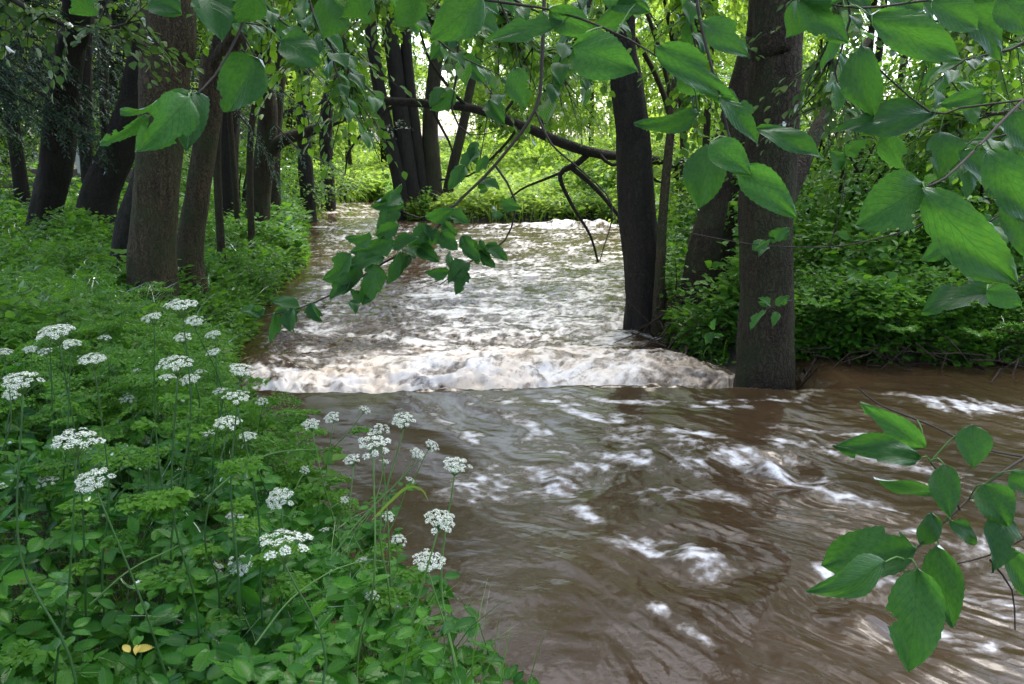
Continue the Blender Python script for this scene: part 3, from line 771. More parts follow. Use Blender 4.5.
# leaning dead tree across the river
def leaning_tree():
    pl = [(760, 176, 12, 16.5), (700, 168, 12, 15.3), (640, 158, 12, 14), (600, 154, 13, 13.2), (562, 143, 14, 12.8), (520, 125, 12, 12.5), (470, 108, 12, 12.2), (400, 102, 11, 12), (335, 100, 8, 11.8), (285, 112, 5, 11.5)]
    pts = [(W(x, y, Y), w / FPX * Y * .36) for x, y, w, Y in pl]
    f = W(830, 200, 18.0); f.z = gz(f.x, f.y)
    pts = [(f, .17)] + pts
    sub = [[(588, 154, 10, 13.1), (578, 163, 9, 13), (560, 175, 7, 12.9), (572, 205, 5, 12.8), (590, 235, 4, 12.7), (598, 262, 3, 12.6)],
           [(572, 168, 8, 13), (592, 185, 7, 12.9), (610, 205, 6, 12.8), (628, 230, 5, 12.7), (640, 262, 4, 12.6)],
           [(600, 155, 6, 13.1), (612, 165, 5, 13), (635, 160, 4, 13), (650, 150, 3, 13)],
           [(572, 168, 5, 13), (548, 178, 4, 13), (520, 190, 3, 13), (505, 205, 3, 13)], [(520, 125, 5, 12.5), (500, 150, 4, 12.5), (470, 175, 3, 12.5), (440, 180, 3, 12.4)], [(640, 158, 5, 14), (655, 180, 4, 14), (690, 190, 3, 14)],
           [(400, 102, 5, 12), (375, 120, 4, 12), (350, 150, 3, 12), (345, 175, 2, 12)], [(500, 118, 5, 12.4), (515, 95, 4, 12.4), (510, 60, 3, 12.4)],
           [(545, 133, 6, 12.7), (541, 118, 5, 12.6), (545, 95, 4, 12.5), (540, 60, 3, 12.4)],
           [(470, 108, 6, 12.2), (455, 95, 5, 12.1), (430, 60, 4, 12), (420, 30, 3, 12)],
           [(430, 105, 5, 12), (440, 125, 4, 12), (452, 150, 3, 12), (455, 185, 2.5, 12)]]
    e = big_tree('leaning_tree', 'bare dark leaning tree arching left across the river', pts, 'bark_dark', None,
                 [[(W(x, y, Y), w / FPX * Y * .33) for x, y, w, Y in s] for s in sub], seed=31, flute=0, sides=12, knob=0.15)
leaning_tree()

# ------------------------------------------------------------------ far woodland: prototypes with trunk, limbs, crown
def proto_tree(kind):
    e = bpy.data.objects.new(['birch_tree', 'hazel_tree', 'lime_tree', 'ash_tree'][kind], None)
    COL.objects.link(e)
    H = [11, 7, 12, 13][kind]
    T = Tubes()
    lean = rng.normal() * 0.5
    T.add([(0, 0, -.4), (lean * .3, 0, H * .3), (lean * .7, .2, H * .6), (lean, .3, H * .92)], [.17, .14, .10, .03], 10, step=.4, knob=.08, flute=4, seed=kind)
    link('trunk', T.mesh('trunk', M[['bark_pale', 'bark', 'bark', 'bark_brown'][kind]]), e)
    T = Tubes(); parts = []
    tiers = {0: [(3.2, 2.3), (5.5, 2.6), (8, 2.4), (10.5, 1.6)], 1: [(1.3, 1.9), (3, 2.4), (5, 2.2), (6.6, 1.3)], 2: [(2.4, 2.4), (4.5, 3.0), (7.5, 3.0), (10.5, 2.2)],
             3: [(3.8, 2.0), (6.5, 2.8), (9.5, 2.7), (12.0, 1.8)]}[kind]
    for k, (z, r) in enumerate(tiers):
        c = np.array([lean * z / H, 0.1, z])
        P, D, pt = crown_parts(c, (r, r, r * .75), int(140 * r), 10, 0.8, 0.2 if kind != 1 else 0.17, thr=0.14, seed=kind * 5 + k, hollow=.15, freq=.7)
        parts.append(pt); limb_tubes(T, c - np.array([0, 0, r * .7]), c, (r, r, r * .7), 8, .04, 4)
    link('limbs', T.mesh('limbs', M['bark']), e)
    link('crown', leaf_mesh('crown', parts, M['far_leaf']), e)
    return e
protos = [proto_tree(k) for k in range(4)]
def copy_tree(o, parent=None):
    c = o.copy(); COL.objects.link(c)
    if parent is not None: c.parent = parent
    for ch in list(o.children):
        copy_tree(ch, c)
    return c
used = set()
NAMES = ['pale-barked birch', 'low bushy hazel', 'broad leafy lime', 'tall slender ash']
# (pixel x, distance, kind, scale, where)
FAR = [(500, 44, 0, 1.0, 'left of a pair of pale trunks beyond the sunlit clearing'), (516, 47, 0, 1.1, 'right of a pair of pale trunks beyond the sunlit clearing'),
    (550, 52, 2, 1.1, 'behind the arch of the leaning tree'),
    (590, 46, 3, 1.0, 'at the back of the clearing left of the tall dark riverside trunk'), (630, 40, 1, 1.1, 'directly behind the tall dark riverside trunk'),
    (385, 48, 2, 1.0, 'seen between the stems of the far-bank clump'), (350, 44, 3, 1.0, 'right of the far river bend'), 
    (315, 46, 2, 1.0, 'left of the far river bend'), (290, 38, 1, 1.1, 'behind the crooked limbed tree'), (255, 42, 3, 1.0, 'deep behind the forked trunk'),
    (215, 36, 1, 1.2, 'framed by the forked trunk and the thick brown trunk'), (180, 44, 2, 1.0, 'hidden deep behind the thick brown trunk'), (130, 38, 3, 1.0, 'beyond the dark leaning trunk on the left'),
    (100, 46, 2, 1.0, 'deep in the dark wood on the left'), (55, 40, 3, 1.1, 'beyond the low wooden fence'), (10, 36, 2, 1.0, 'at the far left edge of the wood'), (-40, 42, 3, 1.0, 'just outside the left edge'),
    (410, 66, 3, 1.2, 'furthest back behind the clump on the far bank'), (480, 68, 2, 1.3, 'furthest back above the clearing'), (610, 66, 2, 1.3, 'furthest back right of the middle'), (545, 62, 2, 1.1, 'furthest back in the middle of the picture'),
    (665, 30, 3, 1.0, 'between the tall dark trunk and the mossy trunks'), (690, 38, 2, 1.0, 'behind the mossy trunks'), (735, 32, 1, 1.1, 'behind the massive dark trunk'), (760, 44, 2, 1.1, 'deep behind the massive dark trunk'),
    (810, 26, 1, .9, 'right of the massive dark trunk at the back'), 
    (975, 36, 2, 1.0, 'back of the right woodland'), (1010, 27, 1, 1.2, 'near the right edge of the woodland'), (1050, 32, 2, 1.0, 'just beyond the right edge'), (1110, 26, 2, 1.0, 'outside the right edge'),
    (330, 76, 2, 1.4, 'on the horizon above the river bend'), (680, 60, 3, 1.3, 'on the horizon behind the mossy trunks'),
    (240, 60, 2, 1.4, 'on the horizon behind the left bank'), (150, 62, 2, 1.4, 'on the horizon left of the thick brown trunk'), (60, 60, 2, 1.4, 'on the horizon beyond the fence'), (770, 62, 2, 1.2, 'on the horizon behind the massive trunk')]
for k, (px, Y, kind, s, where) in enumerate(FAR):
    o = protos[kind] if kind not in used else copy_tree(protos[kind]); used.add(kind)
    p = W(px, 190, Y)
    o.location = (p.x, Y, gz(p.x, Y)); o.rotation_euler = (0, 0, rng.random() * 6.28); o.scale = (s * (0.9 + .2 * rng.random()),) * 2 + (s,)
    tag(o, NAMES[kind] + ' ' + where, 'tree', 'woodland trees beyond the river')

# ------------------------------------------------------------------ understory bushes with hanging foliage (middle distance)
def bush(name, label, foot, h, rad, ns, sz, mat, cat='bush', group=None, nst=7, zc=None, T=None, flat=.7, nl=11, ln=.55, thr=-0.05):
    e = empty(name, foot, label, cat, group)
    Tn = Tubes()
    zc = zc if zc is not None else h * .6
    for i in range(nst):
        a = rng.random() * 6.28; rr = rad * (.3 + .6 * rng.random())
        Tn.add([(0.1 * math.cos(a), 0.1 * math.sin(a), -.2), (rr * .4 * math.cos(a), rr * .4 * math.sin(a), h * .5), (rr * math.cos(a), rr * math.sin(a), h * (.8 + .2 * rng.random()))], [.03, .02, .006], 6, step=.3, knob=.1, seed=i)
    link('stems', Tn.mesh('stems', M['bark']), e)
    P, D, pt = crown_parts((0, 0, zc), (rad, rad, h * flat * .6), ns, nl, ln, sz, thr=thr, T=T or T_LF, seed=int(foot[0] * 7) % 50, hollow=.1, freq=.9)
    tw = Tubes()
    link('foliage', leaf_mesh('foliage', [pt], M[mat]), e)
    return e
def gp(px, Y):
    p = W(px, 250, Y); return (p.x, Y, gz(p.x, Y))
BUSH = [(830, 9.5, 2.2, 1.2, 420, .085, 'under_leaf', 'dense green bush right of the massive dark trunk'), (905, 9.0, 2.0, 1.3, 450, .085, 'under_leaf', 'dense bush in the middle of the right bank'),
    (975, 8.6, 2.1, 1.3, 450, .085, 'under_leaf', 'dense bush on the right bank near the picture edge'), (1040, 9.2, 3.0, 1.5, 420, .09, 'under_leaf', 'tall bush cut off by the right edge'),
    (860, 12.5, 3.0, 1.7, 420, .10, 'mid_leaf', 'taller bush behind the dense right bank bushes'), (940, 12.5, 3.2, 1.8, 420, .10, 'mid_leaf', 'broad leafy bush below the bright gap'),
    (1010, 12.5, 3.6, 1.8, 420, .10, 'mid_leaf', 'tall leafy bush at the back right'), (800, 14, 3.2, 1.8, 400, .11, 'mid_leaf', 'leafy bush glimpsed right of the massive trunk'),
    (700, 15, 2.6, 1.6, 380, .11, 'far_leaf', 'bright bush behind the mossy trunks'), (745, 12, 2.0, 1.1, 260, .10, 'mid_leaf', 'bush between the mossy trunks and the massive trunk'),
    (640, 26, 2.2, 1.9, 420, .13, 'far_leaf', 'bright bush on the far bank behind the tall dark trunk'), (600, 27.5, 1.5, 1.6, 320, .13, 'far_leaf', 'low bright bush at the right end of the far bank'),
    (308, 25, 1.7, 1.1, 260, .12, 'mid_leaf', 'rounded dark bush at the river bend on the left bank'), (340, 33, 2.2, 1.6, 260, .14, 'far_leaf', 'sunlit bush left of the clearing'),
    (240, 19, 2.0, 1.3, 260, .11, 'mid_leaf', 'bush between the trunks on the left bank'), (140, 22, 2.6, 1.8, 320, .12, 'mid_leaf', 'leafy bush between the leaning dark trunk and the thick trunk'),
    (-45, 18, 2.2, 1.6, 300, .12, 'mid_leaf', 'shaded bush at the far left edge'), (480, 36, 2.0, 2.0, 320, .15, 'far_leaf', 'bright rounded bush at the back of the clearing'),
    (545, 38, 1.8, 2.0, 300, .15, 'far_leaf', 'bright bush under the arch of the leaning tree')]
for (px, Y, h, r, ns, sz, mt, lb) in BUSH:
    bush('bush', lb, gp(px, Y), h, r, ns, sz, mt, group='bushes along the river')
# overhead mid-distance foliage: low limbs of woodland trees leaning into view
HANG = [(700, 12, 5.0, 1.9, 420, .11, 'far_leaf', 'leafy young tree filling the gap above the sapling'), (560, 17, 6.6, 2.2, 260, .14, 'far_leaf', 'leafy young tree hanging over the far rapids'),
    (470, 15, 6.0, 1.9, 240, .13, 'mid_leaf', 'leafy young tree above the middle of the river'), (380, 13, 5.2, 2.1, 460, .12, 'mid_leaf', 'leafy young tree above the left half of the river'),
    (300, 11, 4.6, 1.6, 380, .11, 'mid_leaf', 'leafy young tree over the left bank'), (620, 13, 5.2, 1.6, 300, .12, 'far_leaf', 'leafy young tree behind the tall dark trunk'),
    (850, 11, 5.0, 1.6, 260, .11, 'far_leaf', 'leafy young tree above the right bank bushes'), (930, 10, 5.0, 1.6, 240, .11, 'mid_leaf', 'leafy young tree at the top right'),
    (1010, 9, 4.4, 1.5, 300, .10, 'mid_leaf', 'leafy young tree at the right edge'), (240, 14, 5.0, 1.6, 300, .12, 'mid_leaf', 'leafy young tree between the left bank trunks')]
for (px, Y, zc, r, ns, sz, mt, lb) in HANG:
    f = gp(px, Y)
    if river_sd(np.array([f[0]]), np.array([f[1]]))[0] < 0.3:      # its foot stands on the nearest bank
        side = 1 if f[0] > -0.8 else -1
        x = f[0]
        while river_sd(np.array([x]), np.array([f[1]]))[0] < 0.5: x += side * .1
        foot = (x, f[1], gz(x, f[1]))
    else: foot = f
    e = empty('young_tree', foot, lb, 'tree', 'young trees leaning over the river')
    dx = f[0] - foot[0]
    Tn = Tubes(); Tn.add([(0, 0, -.3), (dx * .1, 0, zc * .45), (dx * .55, 0, zc * .85), (dx, 0, zc - foot[2] + r * .3)], [.06, .05, .035, .012], 9, step=.2, knob=.1)
    link('trunk', Tn.mesh('trunk', M['bark']), e)
    P, D, pt = crown_parts((dx, 0, zc - foot[2]), (r, r, r * .75), ns, 11, .6, sz, thr=-.02, T=T_LF, seed=int(px / 7), hollow=.05, freq=.9)
    link('crown', leaf_mesh('crown', [pt], M[mt]), e)
    Tn = Tubes(); limb_tubes(Tn, np.array((dx * .8, 0, zc - foot[2] - r * .5)), (dx, 0, zc - foot[2]), (r, r, r * .7), 14, .022, 5)
    link('limbs', Tn.mesh('limbs', M['bark_dark']), e)

# ------------------------------------------------------------------ spruces at the left
def spruce(label, px, Y, H, low, r):
    f = gp(px, Y)
    e = empty('spruce_tree', f, label, 'tree', 'dark spruces on the left')
    T = Tubes(); T.add([(0, 0, -.3), (0, 0, H * .5), (0, 0, H)], [.16, .11, .02], 12, step=.4, knob=.06, flute=4)
    link('trunk', T.mesh('trunk', M['bark_dark']), e)
    P, D, U, L = [], [], [], []; T = Tubes()
    z = low
    while z < H - .3:
        rr = r * (1 - (z - low) / (H - low)) ** .7
        for k in range(6):
            a = rng.random() * 6.28; d = np.array([math.cos(a), math.sin(a), 0])
            e1 = d * rr * .5 + np.array([0, 0, z - .05 * rr]); e2 = d * rr + np.array([0, 0, z - .42 * rr])
            T.add([(0, 0, z), e1, e2], [.03, .016, .004], 5, step=.25)
            x = np.cross(d, [0, 0, 1])
            for t in np.linspace(.15, 1, 9):
                q = np.array([0, 0, z]) * (1 - t) + e2 * t + np.array([0, 0, .25 * rr * t * (1 - t)])
                for s in (-1, 1):
                    P.append(q); D.append(d * .6 + x * s * .9 + np.array([0, 0, -.5 - .4 * rng.random()])); L.append(.30 + .32 * (1 - t)); U.append((0, 0, 1))
        z += .24
    link('branches', T.mesh('branches', M['bark_dark']), e)
    part = sprays(np.array(P), np.array(D), np.array(U, float), 16, np.array(L), .11, droop=.5, T=tmpl_rhomb(.16), ang=60)
    link('crown', leaf_mesh('crown', [part], M['needle']), e)
spruce('dark spruce with drooping boughs at the upper left edge', -60, 12, 10, 2.6, 2.4)
spruce('dark spruce behind the wavy trunk on the left', 30, 18, 11, 3.0, 2.6)
spruce('dark spruce further back on the left', 130, 24, 12, 2.6, 2.6)
spruce('dark spruce deep in the wood left of the forked trunk', 200, 27, 12, 2.6, 2.6)

# pale bluish needled boughs over the left bank
def needle_bough(label, pts, sz=.05):
    base = Vector(pts[0]); e = empty('conifer_bough', base, label, 'branch', 'pale needled boughs over the left bank')
    lp = local(pts, base)
    T = Tubes(); T.add(lp, np.linspace(.012, .003, len(lp)), 6, step=.1)
    link('twig', T.mesh('twig', M['twig']), e)
    P, _ = smooth_path(lp, [0] * len(lp), .09)
    Dm = unit(np.gradient(P, axis=0)); pp, dd = [], []
    for q, d in zip(P, Dm):
        for s in (-1, 1):
            pp.append(q); x = np.cross(d, [0, 0, 1]); dd.append(d * .6 + x * s + rng.normal(size=3) * .3 + np.array([0, 0, -.1]))
    part = sprays(np.array(pp), np.array(dd), np.tile([0, 0, 1.0], (len(pp), 1)), 16, .28, sz, T=tmpl_rhomb(.13), ang=50)
    link('needles', leaf_mesh('needles', [part], M['blue_needle']), e)
for k, (lb, pl) in enumerate([('pale bluish needled bough beside the crooked limbed tree', [(232, 40, 9), (262, 70, 9), (290, 98, 9.1), (318, 118, 9.2)]),
    ('pale needled bough reaching over the river edge at mid left', [(300, 60, 9.5), (335, 95, 9.5), (365, 120, 9.5), (395, 128, 9.5)]),
    ('lower pale needled bough above the left bank undergrowth', [(275, 125, 10.5), (300, 150, 10.5), (330, 165, 10.5), (352, 178, 10.5)]),
    ('short pale needled bough in front of the forked trunk gap', [(235, 110, 10), (255, 135, 10), (270, 160, 10), (280, 180, 10)])]):
    needle_bough(lb, [W(*q) for q in pl])

# ================================================================== UNDERGROWTH (uncountable)
def scatter_ground(n, xr, yr, accept, hfun, size, stems, T, spread=.12, up=.8, dens_pow=1.0):
    """upright plants: several leaves round a stem at several heights"""
    u = rng.random(n); Y = yr[0] * (yr[1] / yr[0]) ** (u ** dens_pow)
    X = (xr[0] + (xr[1] - xr[0]) * rng.random(n))
    if callable(accept):
        k = accept(X, Y); X, Y = X[k], Y[k]
    Z = ground_z(X, Y)
    H = hfun(X, Y) * (.6 + .7 * rng.random(len(X)))
    m = len(X)
    t = rng.random((m, stems)) ** .7
    a = rng.random((m, stems)) * 6.28
    rb = np.clip(.5 + .45 * pn(X * .9, Y * .9) + .2 * rng.normal(size=m), 0, 1)
    pos = np.stack([X, Y, Z], -1)[:, None] + np.stack([spread * np.cos(a) * .5, spread * np.sin(a) * .5, H[:, None] * t], -1)
    yd = np.stack([np.cos(a), np.sin(a), (t - .45) * .7 + .2 * rng.normal(size=a.shape)], -1)
    nr = np.array([0, 0, up]) + .35 * rng.normal(size=yd.shape)
    sz = size(X, Y)[:, None] * (.6 + .6 * rng.random((m, stems)))
    rn = np.clip(rb[:, None] * .6 + .4 * rng.random((m, stems)) + .15 * (t - .5), 0, 1)
    return place(T, pos.reshape(-1, 3), yd.reshape(-1, 3), nr.reshape(-1, 3), sz.ravel(), rn.ravel())
def bank_left(X, Y):
    X = X * (0.75 * Y + 1.5)
    return X
def acc_poly(xmin=None, xmax=None, edge=0.0):
    def f(X, Y):
        sd = river_sd(X, Y)
        ok = sd > edge
        if xmin is not None: ok &= X > xmin(Y)
        if xmax is not None: ok &= X < xmax(Y)
        return ok
    return f
left = acc_poly(lambda Y: -0.8 * Y - 1.5, lambda Y: -0.1 - Y * .1, -.05)
lp_ = []
for (n, y0, y1, hh, sz, T) in ((26000, 3.2, 9, .32, .062, T_LF), (26000, 8, 16, .36, .09, T_LF), (20000, 14, 34, .5, .14, T_RH)):
    lp_.append(scatter_ground(n, (-0.8 * y1 - 1.5, 0), (y0, y1), left, lambda X, Y, hh=hh: hh * (1.15 + 1.1 * pn(X * .8, Y * .8)), lambda X, Y, s=sz: s * (1 + .6 * pn(X * 1.4, Y * 1.4 + 5)), 7, T))
tag(link('undergrowth', leaf_mesh('undergrowth', lp_, M['under_leaf'])), 'green nettles and herbs covering the left bank', kind='stuff')
# right bank
rt = acc_poly(lambda Y: 1.2 + 0 * Y, None, -.04)
rp = []
for (n, y0, y1, hh, sz, T) in ((8500, 5.6, 8.5, .34, .075, T_LF), (14000, 7.5, 15, .7, .095, T_LF), (6500, 5.9, 7.2, .30, .07, T_LF), (12000, 13, 30, .8, .14, T_RH)):
    rp.append(scatter_ground(n, (1.4, .85 * y1 + 1), (y0, y1), lambda X, Y: rt(X, Y) & (pn(X * 2.1, Y * 2.1 + 4) > -.28), lambda X, Y, hh=hh: hh * (1 + 1.1 * pn(X * 1.3, Y * 1.3)), lambda X, Y, s=sz: s * (1 + .6 * pn(X * 2, Y * 2 + 9)), 7, T))
tag(link('undergrowth', leaf_mesh('undergrowth', rp, M['under_leaf'])), 'dense shaded herbs covering the right bank', kind='stuff')
# clearing meadow beyond the river
md = lambda X, Y: (river_sd(X, Y) > .05) & (Y > 22)
mp_ = [scatter_ground(18000, (-9, 9), (23, 36), md, lambda X, Y: .42 * (1 + .5 * pn(X * .6, Y * .6)), lambda X, Y: np.full(len(X), .16), 6, T_RH),
       scatter_ground(20000, (-22, 24), (33, 75), md, lambda X, Y: .6 * (1 + .5 * pn(X * .3, Y * .3)), lambda X, Y: np.full(len(X), .3), 6, T_RH)]
tag(link('meadow_growth', leaf_mesh('meadow_growth', mp_, M['grass'])), 'bright sunlit grass and herbs of the clearing', kind='stuff')

def fern_plant(label, x, y, L, n=9):
    f = (x, y, gz(x, y)); e = empty('fern', f, label, 'fern', 'ferns and feathery plants on the banks')
    az = np.linspace(0, 6.28, n, endpoint=False) + rng.normal(size=n) * .25; el = rng.uniform(.6, 1.2, n)
    for k in range(n):
        d = np.array([[math.cos(az[k]), math.sin(az[k]), el[k]]])
        part = fern_arr(np.array([[0, 0, .02]]), d, np.array([[0, 0, 1.0]]), np.array([L * rng.uniform(.75, 1.1)]), 16, L * .085, np.array([.6 + .3 * rng.random()]))
        fr = link('frond', leaf_mesh('frond', [part], M['fern_leaf']), e)
def late_ferns():
    for k, (px, py, L, w) in enumerate([(848, 330, .75, 'right of the massive trunk above the water'), (885, 345, .65, 'hanging over the right bank water edge'), (930, 325, .8, 'in the middle of the right bank'), (980, 350, .6, 'low on the right bank near the picture edge'),
        (820, 365, .45, 'small one at the foot of the massive trunk'), (1010, 300, .9, 'tall one at the right edge'), (905, 290, .8, 'behind the right bank herbs'), (30, 300, .6, 'left edge beneath the wavy dark trunk'), (95, 290, .55, 'left of the thick brown trunk'),
        (225, 330, .5, 'right of the forked trunk foot at the water edge'), (245, 250, .7, 'on the left bank beside the rapids'), (285, 245, .7, 'furthest out on the left bank beside the rapids'), (60, 330, .5, 'behind the leftmost white umbels'), (700, 335, .35, 'small one on the root bank')]):
        p = hit(px, py)
        while river_sd(np.array([p.x]), np.array([p.y]))[0] < .05: p.x += .06 if p.x > 0 else -.06
        fern_plant('feathery green fern ' + w, p.x, p.y, L)
# root mass of the right bank
def roots():
    T = Tubes(); f = W(690, 300, 8.9)
    e = empty('root_mass', (f.x, 8.7, gz(f.x, 8.7)), 'tangle of dark roots and dead twigs between the two riverside trunks', 'roots')
    b = np.array(e.location)
    for i in range(150):
        x = rng.uniform(1.55, 2.7); y = rng.uniform(7.4, 9.2)
        s = np.array([x, y, gz(x, y) + rng.uniform(0, .35)]) - b
        d = unit(rng.normal(size=3) * np.array([1, .8, .5]) + np.array([-.3, -.4, -.5])); L = rng.uniform(.25, .8)
        T.add([s, s + d * L * .5 + rng.normal(size=3) * .06, s + d * L + np.array([0, 0, -.15 * L])], [rng.uniform(.006, .022), .008, .003], 5, step=.12)
    for i in range(170):
        x = rng.uniform(1.8, 5.6); y = 6.05 + rng.uniform(0, .5)
        s = np.array([x, y, gz(x, y) + rng.uniform(.0, .3)]) - b
        d = unit(rng.normal(size=3) * np.array([1, .6, .4]) + np.array([.1, -.5, -.3])); L = rng.uniform(.25, .8)
        T.add([s, s + d * L * .5 + rng.normal(size=3) * .06, s + d * L], [rng.uniform(.004, .014), .006, .002], 5, step=.12)
    link('roots', T.mesh('roots', M['root']), e)
roots()

# low wooden fence far left
def fence():
    p0 = W(-10, 190, 20); p1 = W(92, 190, 20)
    e = empty('wooden_fence', (p0.x, 20, gz(p0.x, 20)), 'low weathered plank fence among the dark trunks on the left', 'fence')
    def box(name, c, s, mat, bev=.01):
        import bmesh
        bm = bmesh.new(); bmesh.ops.create_cube(bm, size=1)
        for v in bm.verts: v.co = Vector((v.co.x * s[0], v.co.y * s[1], v.co.z * s[2])) + Vector(c)
        bmesh.ops.bevel(bm, geom=bm.edges[:], offset=bev, segments=1)
        me = bpy.data.meshes.new(name); bm.to_mesh(me); bm.free(); me.materials.append(mat)
        link(name, me, e)
    L = p1.x - p0.x + 3
    for k in range(4): box('rail', (L / 2 - 1.5, -.05 + .003 * k, .28 + .26 * k), (L, .03, .2), M['plank'])
    for k in range(5): box('post', (-1.4 + k * (L - .1) / 4, 0.03, .55), (.1, .1, 1.3), M['plank'])
    q = W(75, 160, 19.6)
    box('marker_board', (q.x - p0.x, -.25, q.z - gz(p0.x, 20)), (.10, .03, .62), M['white_paint'])
fence()

# ================================================================== FOREGROUND PLANTS
# carpet of ground elder on the near bank
def near_carpet():
    parts = []
    n = 9000
    Y = .55 * (5.2 / .55) ** rng.random(n)
    X = rng.uniform(-1, 1, n) * (0.75 * Y + .8)
    edge = -.10 - .04 * pn(X * 2, Y * 2)
    sd = river_sd(X, Y)
    ok = (sd > edge) & (X < .45) & (np.hypot(X, Y) > .8)
    X, Y, sd = X[ok], Y[ok], sd[ok]
    Z = np.maximum(ground_z(X, Y), .0)
    top = (.26 + .16 * sst(0, .8, sd)) * (1 + .35 * pn(X * 1.7, Y * 1.7)) * (1 - .25 * sst(3, 5, Y))
    h = top * (.35 + .7 * rng.random(len(X)) ** .6)
    m = len(X)
    P = np.stack([X, Y, Z + h], -1)
    az = rng.random(m) * 6.28
    d = np.stack([np.cos(az), np.sin(az), -.15 + .25 * rng.normal(size=m)], -1)
    up = unit(np.array([.1, -.25, 1.0]) + .38 * rng.normal(size=(m, 3)))
    x = unit(np.cross(d, up))
    sz = .050 + .034 * rng.random(m)
    rb = np.clip(.45 + .3 * pn(X * 2.2, Y * 2.2) + .2 * rng.normal(size=m), 0, 1)
    for ang, sc in ((0, 1.0), (68, .85), (-68, .85)):
        a = R(ang) + .15 * rng.normal(size=m)
        yd = unit(d * np.cos(a)[:, None] + x * np.sin(a)[:, None] + .1 * rng.normal(size=(m, 3)))
        parts.append(place(T_SE, P + yd * .006, yd, up + .15 * rng.normal(size=(m, 3)), sz * sc, np.clip(rb + .12 * rng.normal(size=m), 0, 1)))
    tag(link('ground_elder', leaf_mesh('ground_elder', parts, M['elder_leaf'], True)), 'carpet of dark green toothed ground elder leaves on the near bank', kind='stuff')
    # petioles
    k = np.arange(0, m, 3)
    V, F = [], []; o = 0
    T = Tubes()
    for i in k[:2200]:
        q = P[i]; g0 = np.array([q[0] + rng.normal() * .03, q[1] + rng.normal() * .03, q[2] - h[i] * .95])
        T.add([g0, (g0 + q) / 2 + rng.normal(size=3) * .015, q], [.0018, .0015, .001], 4, cap=False)
    tag(link('leaf_stalks', T.mesh('leaf_stalks', M['stem'])), 'thin green stalks under the ground elder leaves', kind='stuff')
near_carpet()

def fern_arr(P, D, U, L, npin=9, leaf=.035, rb=None):
    """bipinnate leaf: pinnae along a rachis, leaflets along each pinna"""
    m = len(P); D = unit(D); X = unit(np.cross(D, U))
    pp, dd, uu, ll, rr = [], [], [], [], []
    for i in range(npin):
        t = .2 + .8 * i / npin
        base = P + D * (L * t)[:, None] - np.array([0, 0, 1.0]) * (L * .28 * t * t)[:, None]
        w = L * .46 * (1 - t) ** .8 + .01
        for s in (-1, 1):
            pp.append(base); dd.append(D * .65 + X * s + rng.normal(size=(m, 3)) * .12); uu.append(U + .2 * rng.normal(size=(m, 3))); ll.append(w); rr.append(rb)
    return sprays(np.concatenate(pp), np.concatenate(dd), np.concatenate(uu), 9, np.concatenate(ll), leaf, droop=.12, T=T_RH, rvar=.35, rbase=np.concatenate(rr), ang=60)
def near_ferny():
    n = 2600
    Y = 1.6 * (6.5 / 1.6) ** rng.random(n); X = -rng.random(n) * (.75 * Y + .8) + .1
    sd = river_sd(X, Y); k = (sd > -.05) & ((Y > 3.0) & (rng.random(n) < .75) | (rng.random(n) < .05 * Y - .08)); X, Y, sd = X[k], Y[k], sd[k]
    Z = ground_z(X, Y); m = len(X); h = .24 + .34 * rng.random(m) ** 1.3
    P = np.stack([X, Y, Z + h], -1); az = rng.random(m) * 6.28
    D = np.stack([np.cos(az), np.sin(az), .25 + .2 * rng.normal(size=m)], -1)
    U = np.array([0, -.2, 1.0]) + .3 * rng.normal(size=(m, 3))
    part = fern_arr(P, D, U, .15 + .13 * rng.random(m), 9, .022, np.clip(.35 + .6 * rng.random(m), 0, 1))
    tag(link('parsley_foliage', leaf_mesh('parsley_foliage', [part], M['fern_leaf'])), 'feathery light green cow parsley leaves on the near bank', kind='stuff')
near_ferny()
late_ferns()
def blades(name, label, n, yr, xf, ok, Lr, w, mat, S=5):
    """thin bending grass blades"""
    Y = yr[0] * (yr[1] / yr[0]) ** rng.random(n); X = xf(Y, rng.random(n))
    k = ok(X, Y) & (pn(X * 1.6 + 30, Y * 1.6) > -.12); X, Y = X[k], Y[k]; m = len(X); Z = ground_z(X, Y)
    az = rng.random(m) * 6.28; L = Lr[0] + (Lr[1] - Lr[0]) * rng.random(m)
    V = np.zeros((m, S + 1, 2, 3)); dx, dy = np.cos(az), np.sin(az); bend = .3 + .5 * rng.random(m); va = rng.random(m) * 6.28
    for i in range(S + 1):
        t = i / S; rad = L * bend * t ** 2; zz = L * (t - .35 * t ** 2.5)
        ww = w * (1 - t) ** .6
        ox, oy = np.cos(va) * ww, np.sin(va) * ww
        V[:, i, 0] = np.stack([X + dx * rad - ox, Y + dy * rad - oy, Z + zz], -1)
        V[:, i, 1] = np.stack([X + dx * rad + ox, Y + dy * rad + oy, Z + zz], -1)
    b = np.arange(m)[:, None] * (S + 1) * 2 + np.arange(S)[None] * 2
    F = np.stack([b, b + 1, b + 3, b + 2], -1).reshape(-1, 4)
    me = mesh_np(name, V.reshape(-1, 3), F, M[mat], np.repeat(rng.random(m), (S + 1) * 2), V.reshape(-1, 3) * 0)
    tag(link(name, me), label, kind='stuff')
on_bank = lambda X, Y: river_sd(X, Y) > -.02
blades('grass_blades', 'scattered thin grass blades among the near bank plants', 3600, (1.3, 7), lambda Y, r: -r * (.75 * Y + .5) + .2, on_bank, (.22, .57), .0032, 'fern_leaf')
blades('bank_grass', 'taller soft grass between the trunks of the left bank', 15000, (6, 24), lambda Y, r: -r * (.8 * Y + 1), lambda X, Y: on_bank(X, Y) & (X < -1.5), (.35, .85), .008, 'under_leaf')
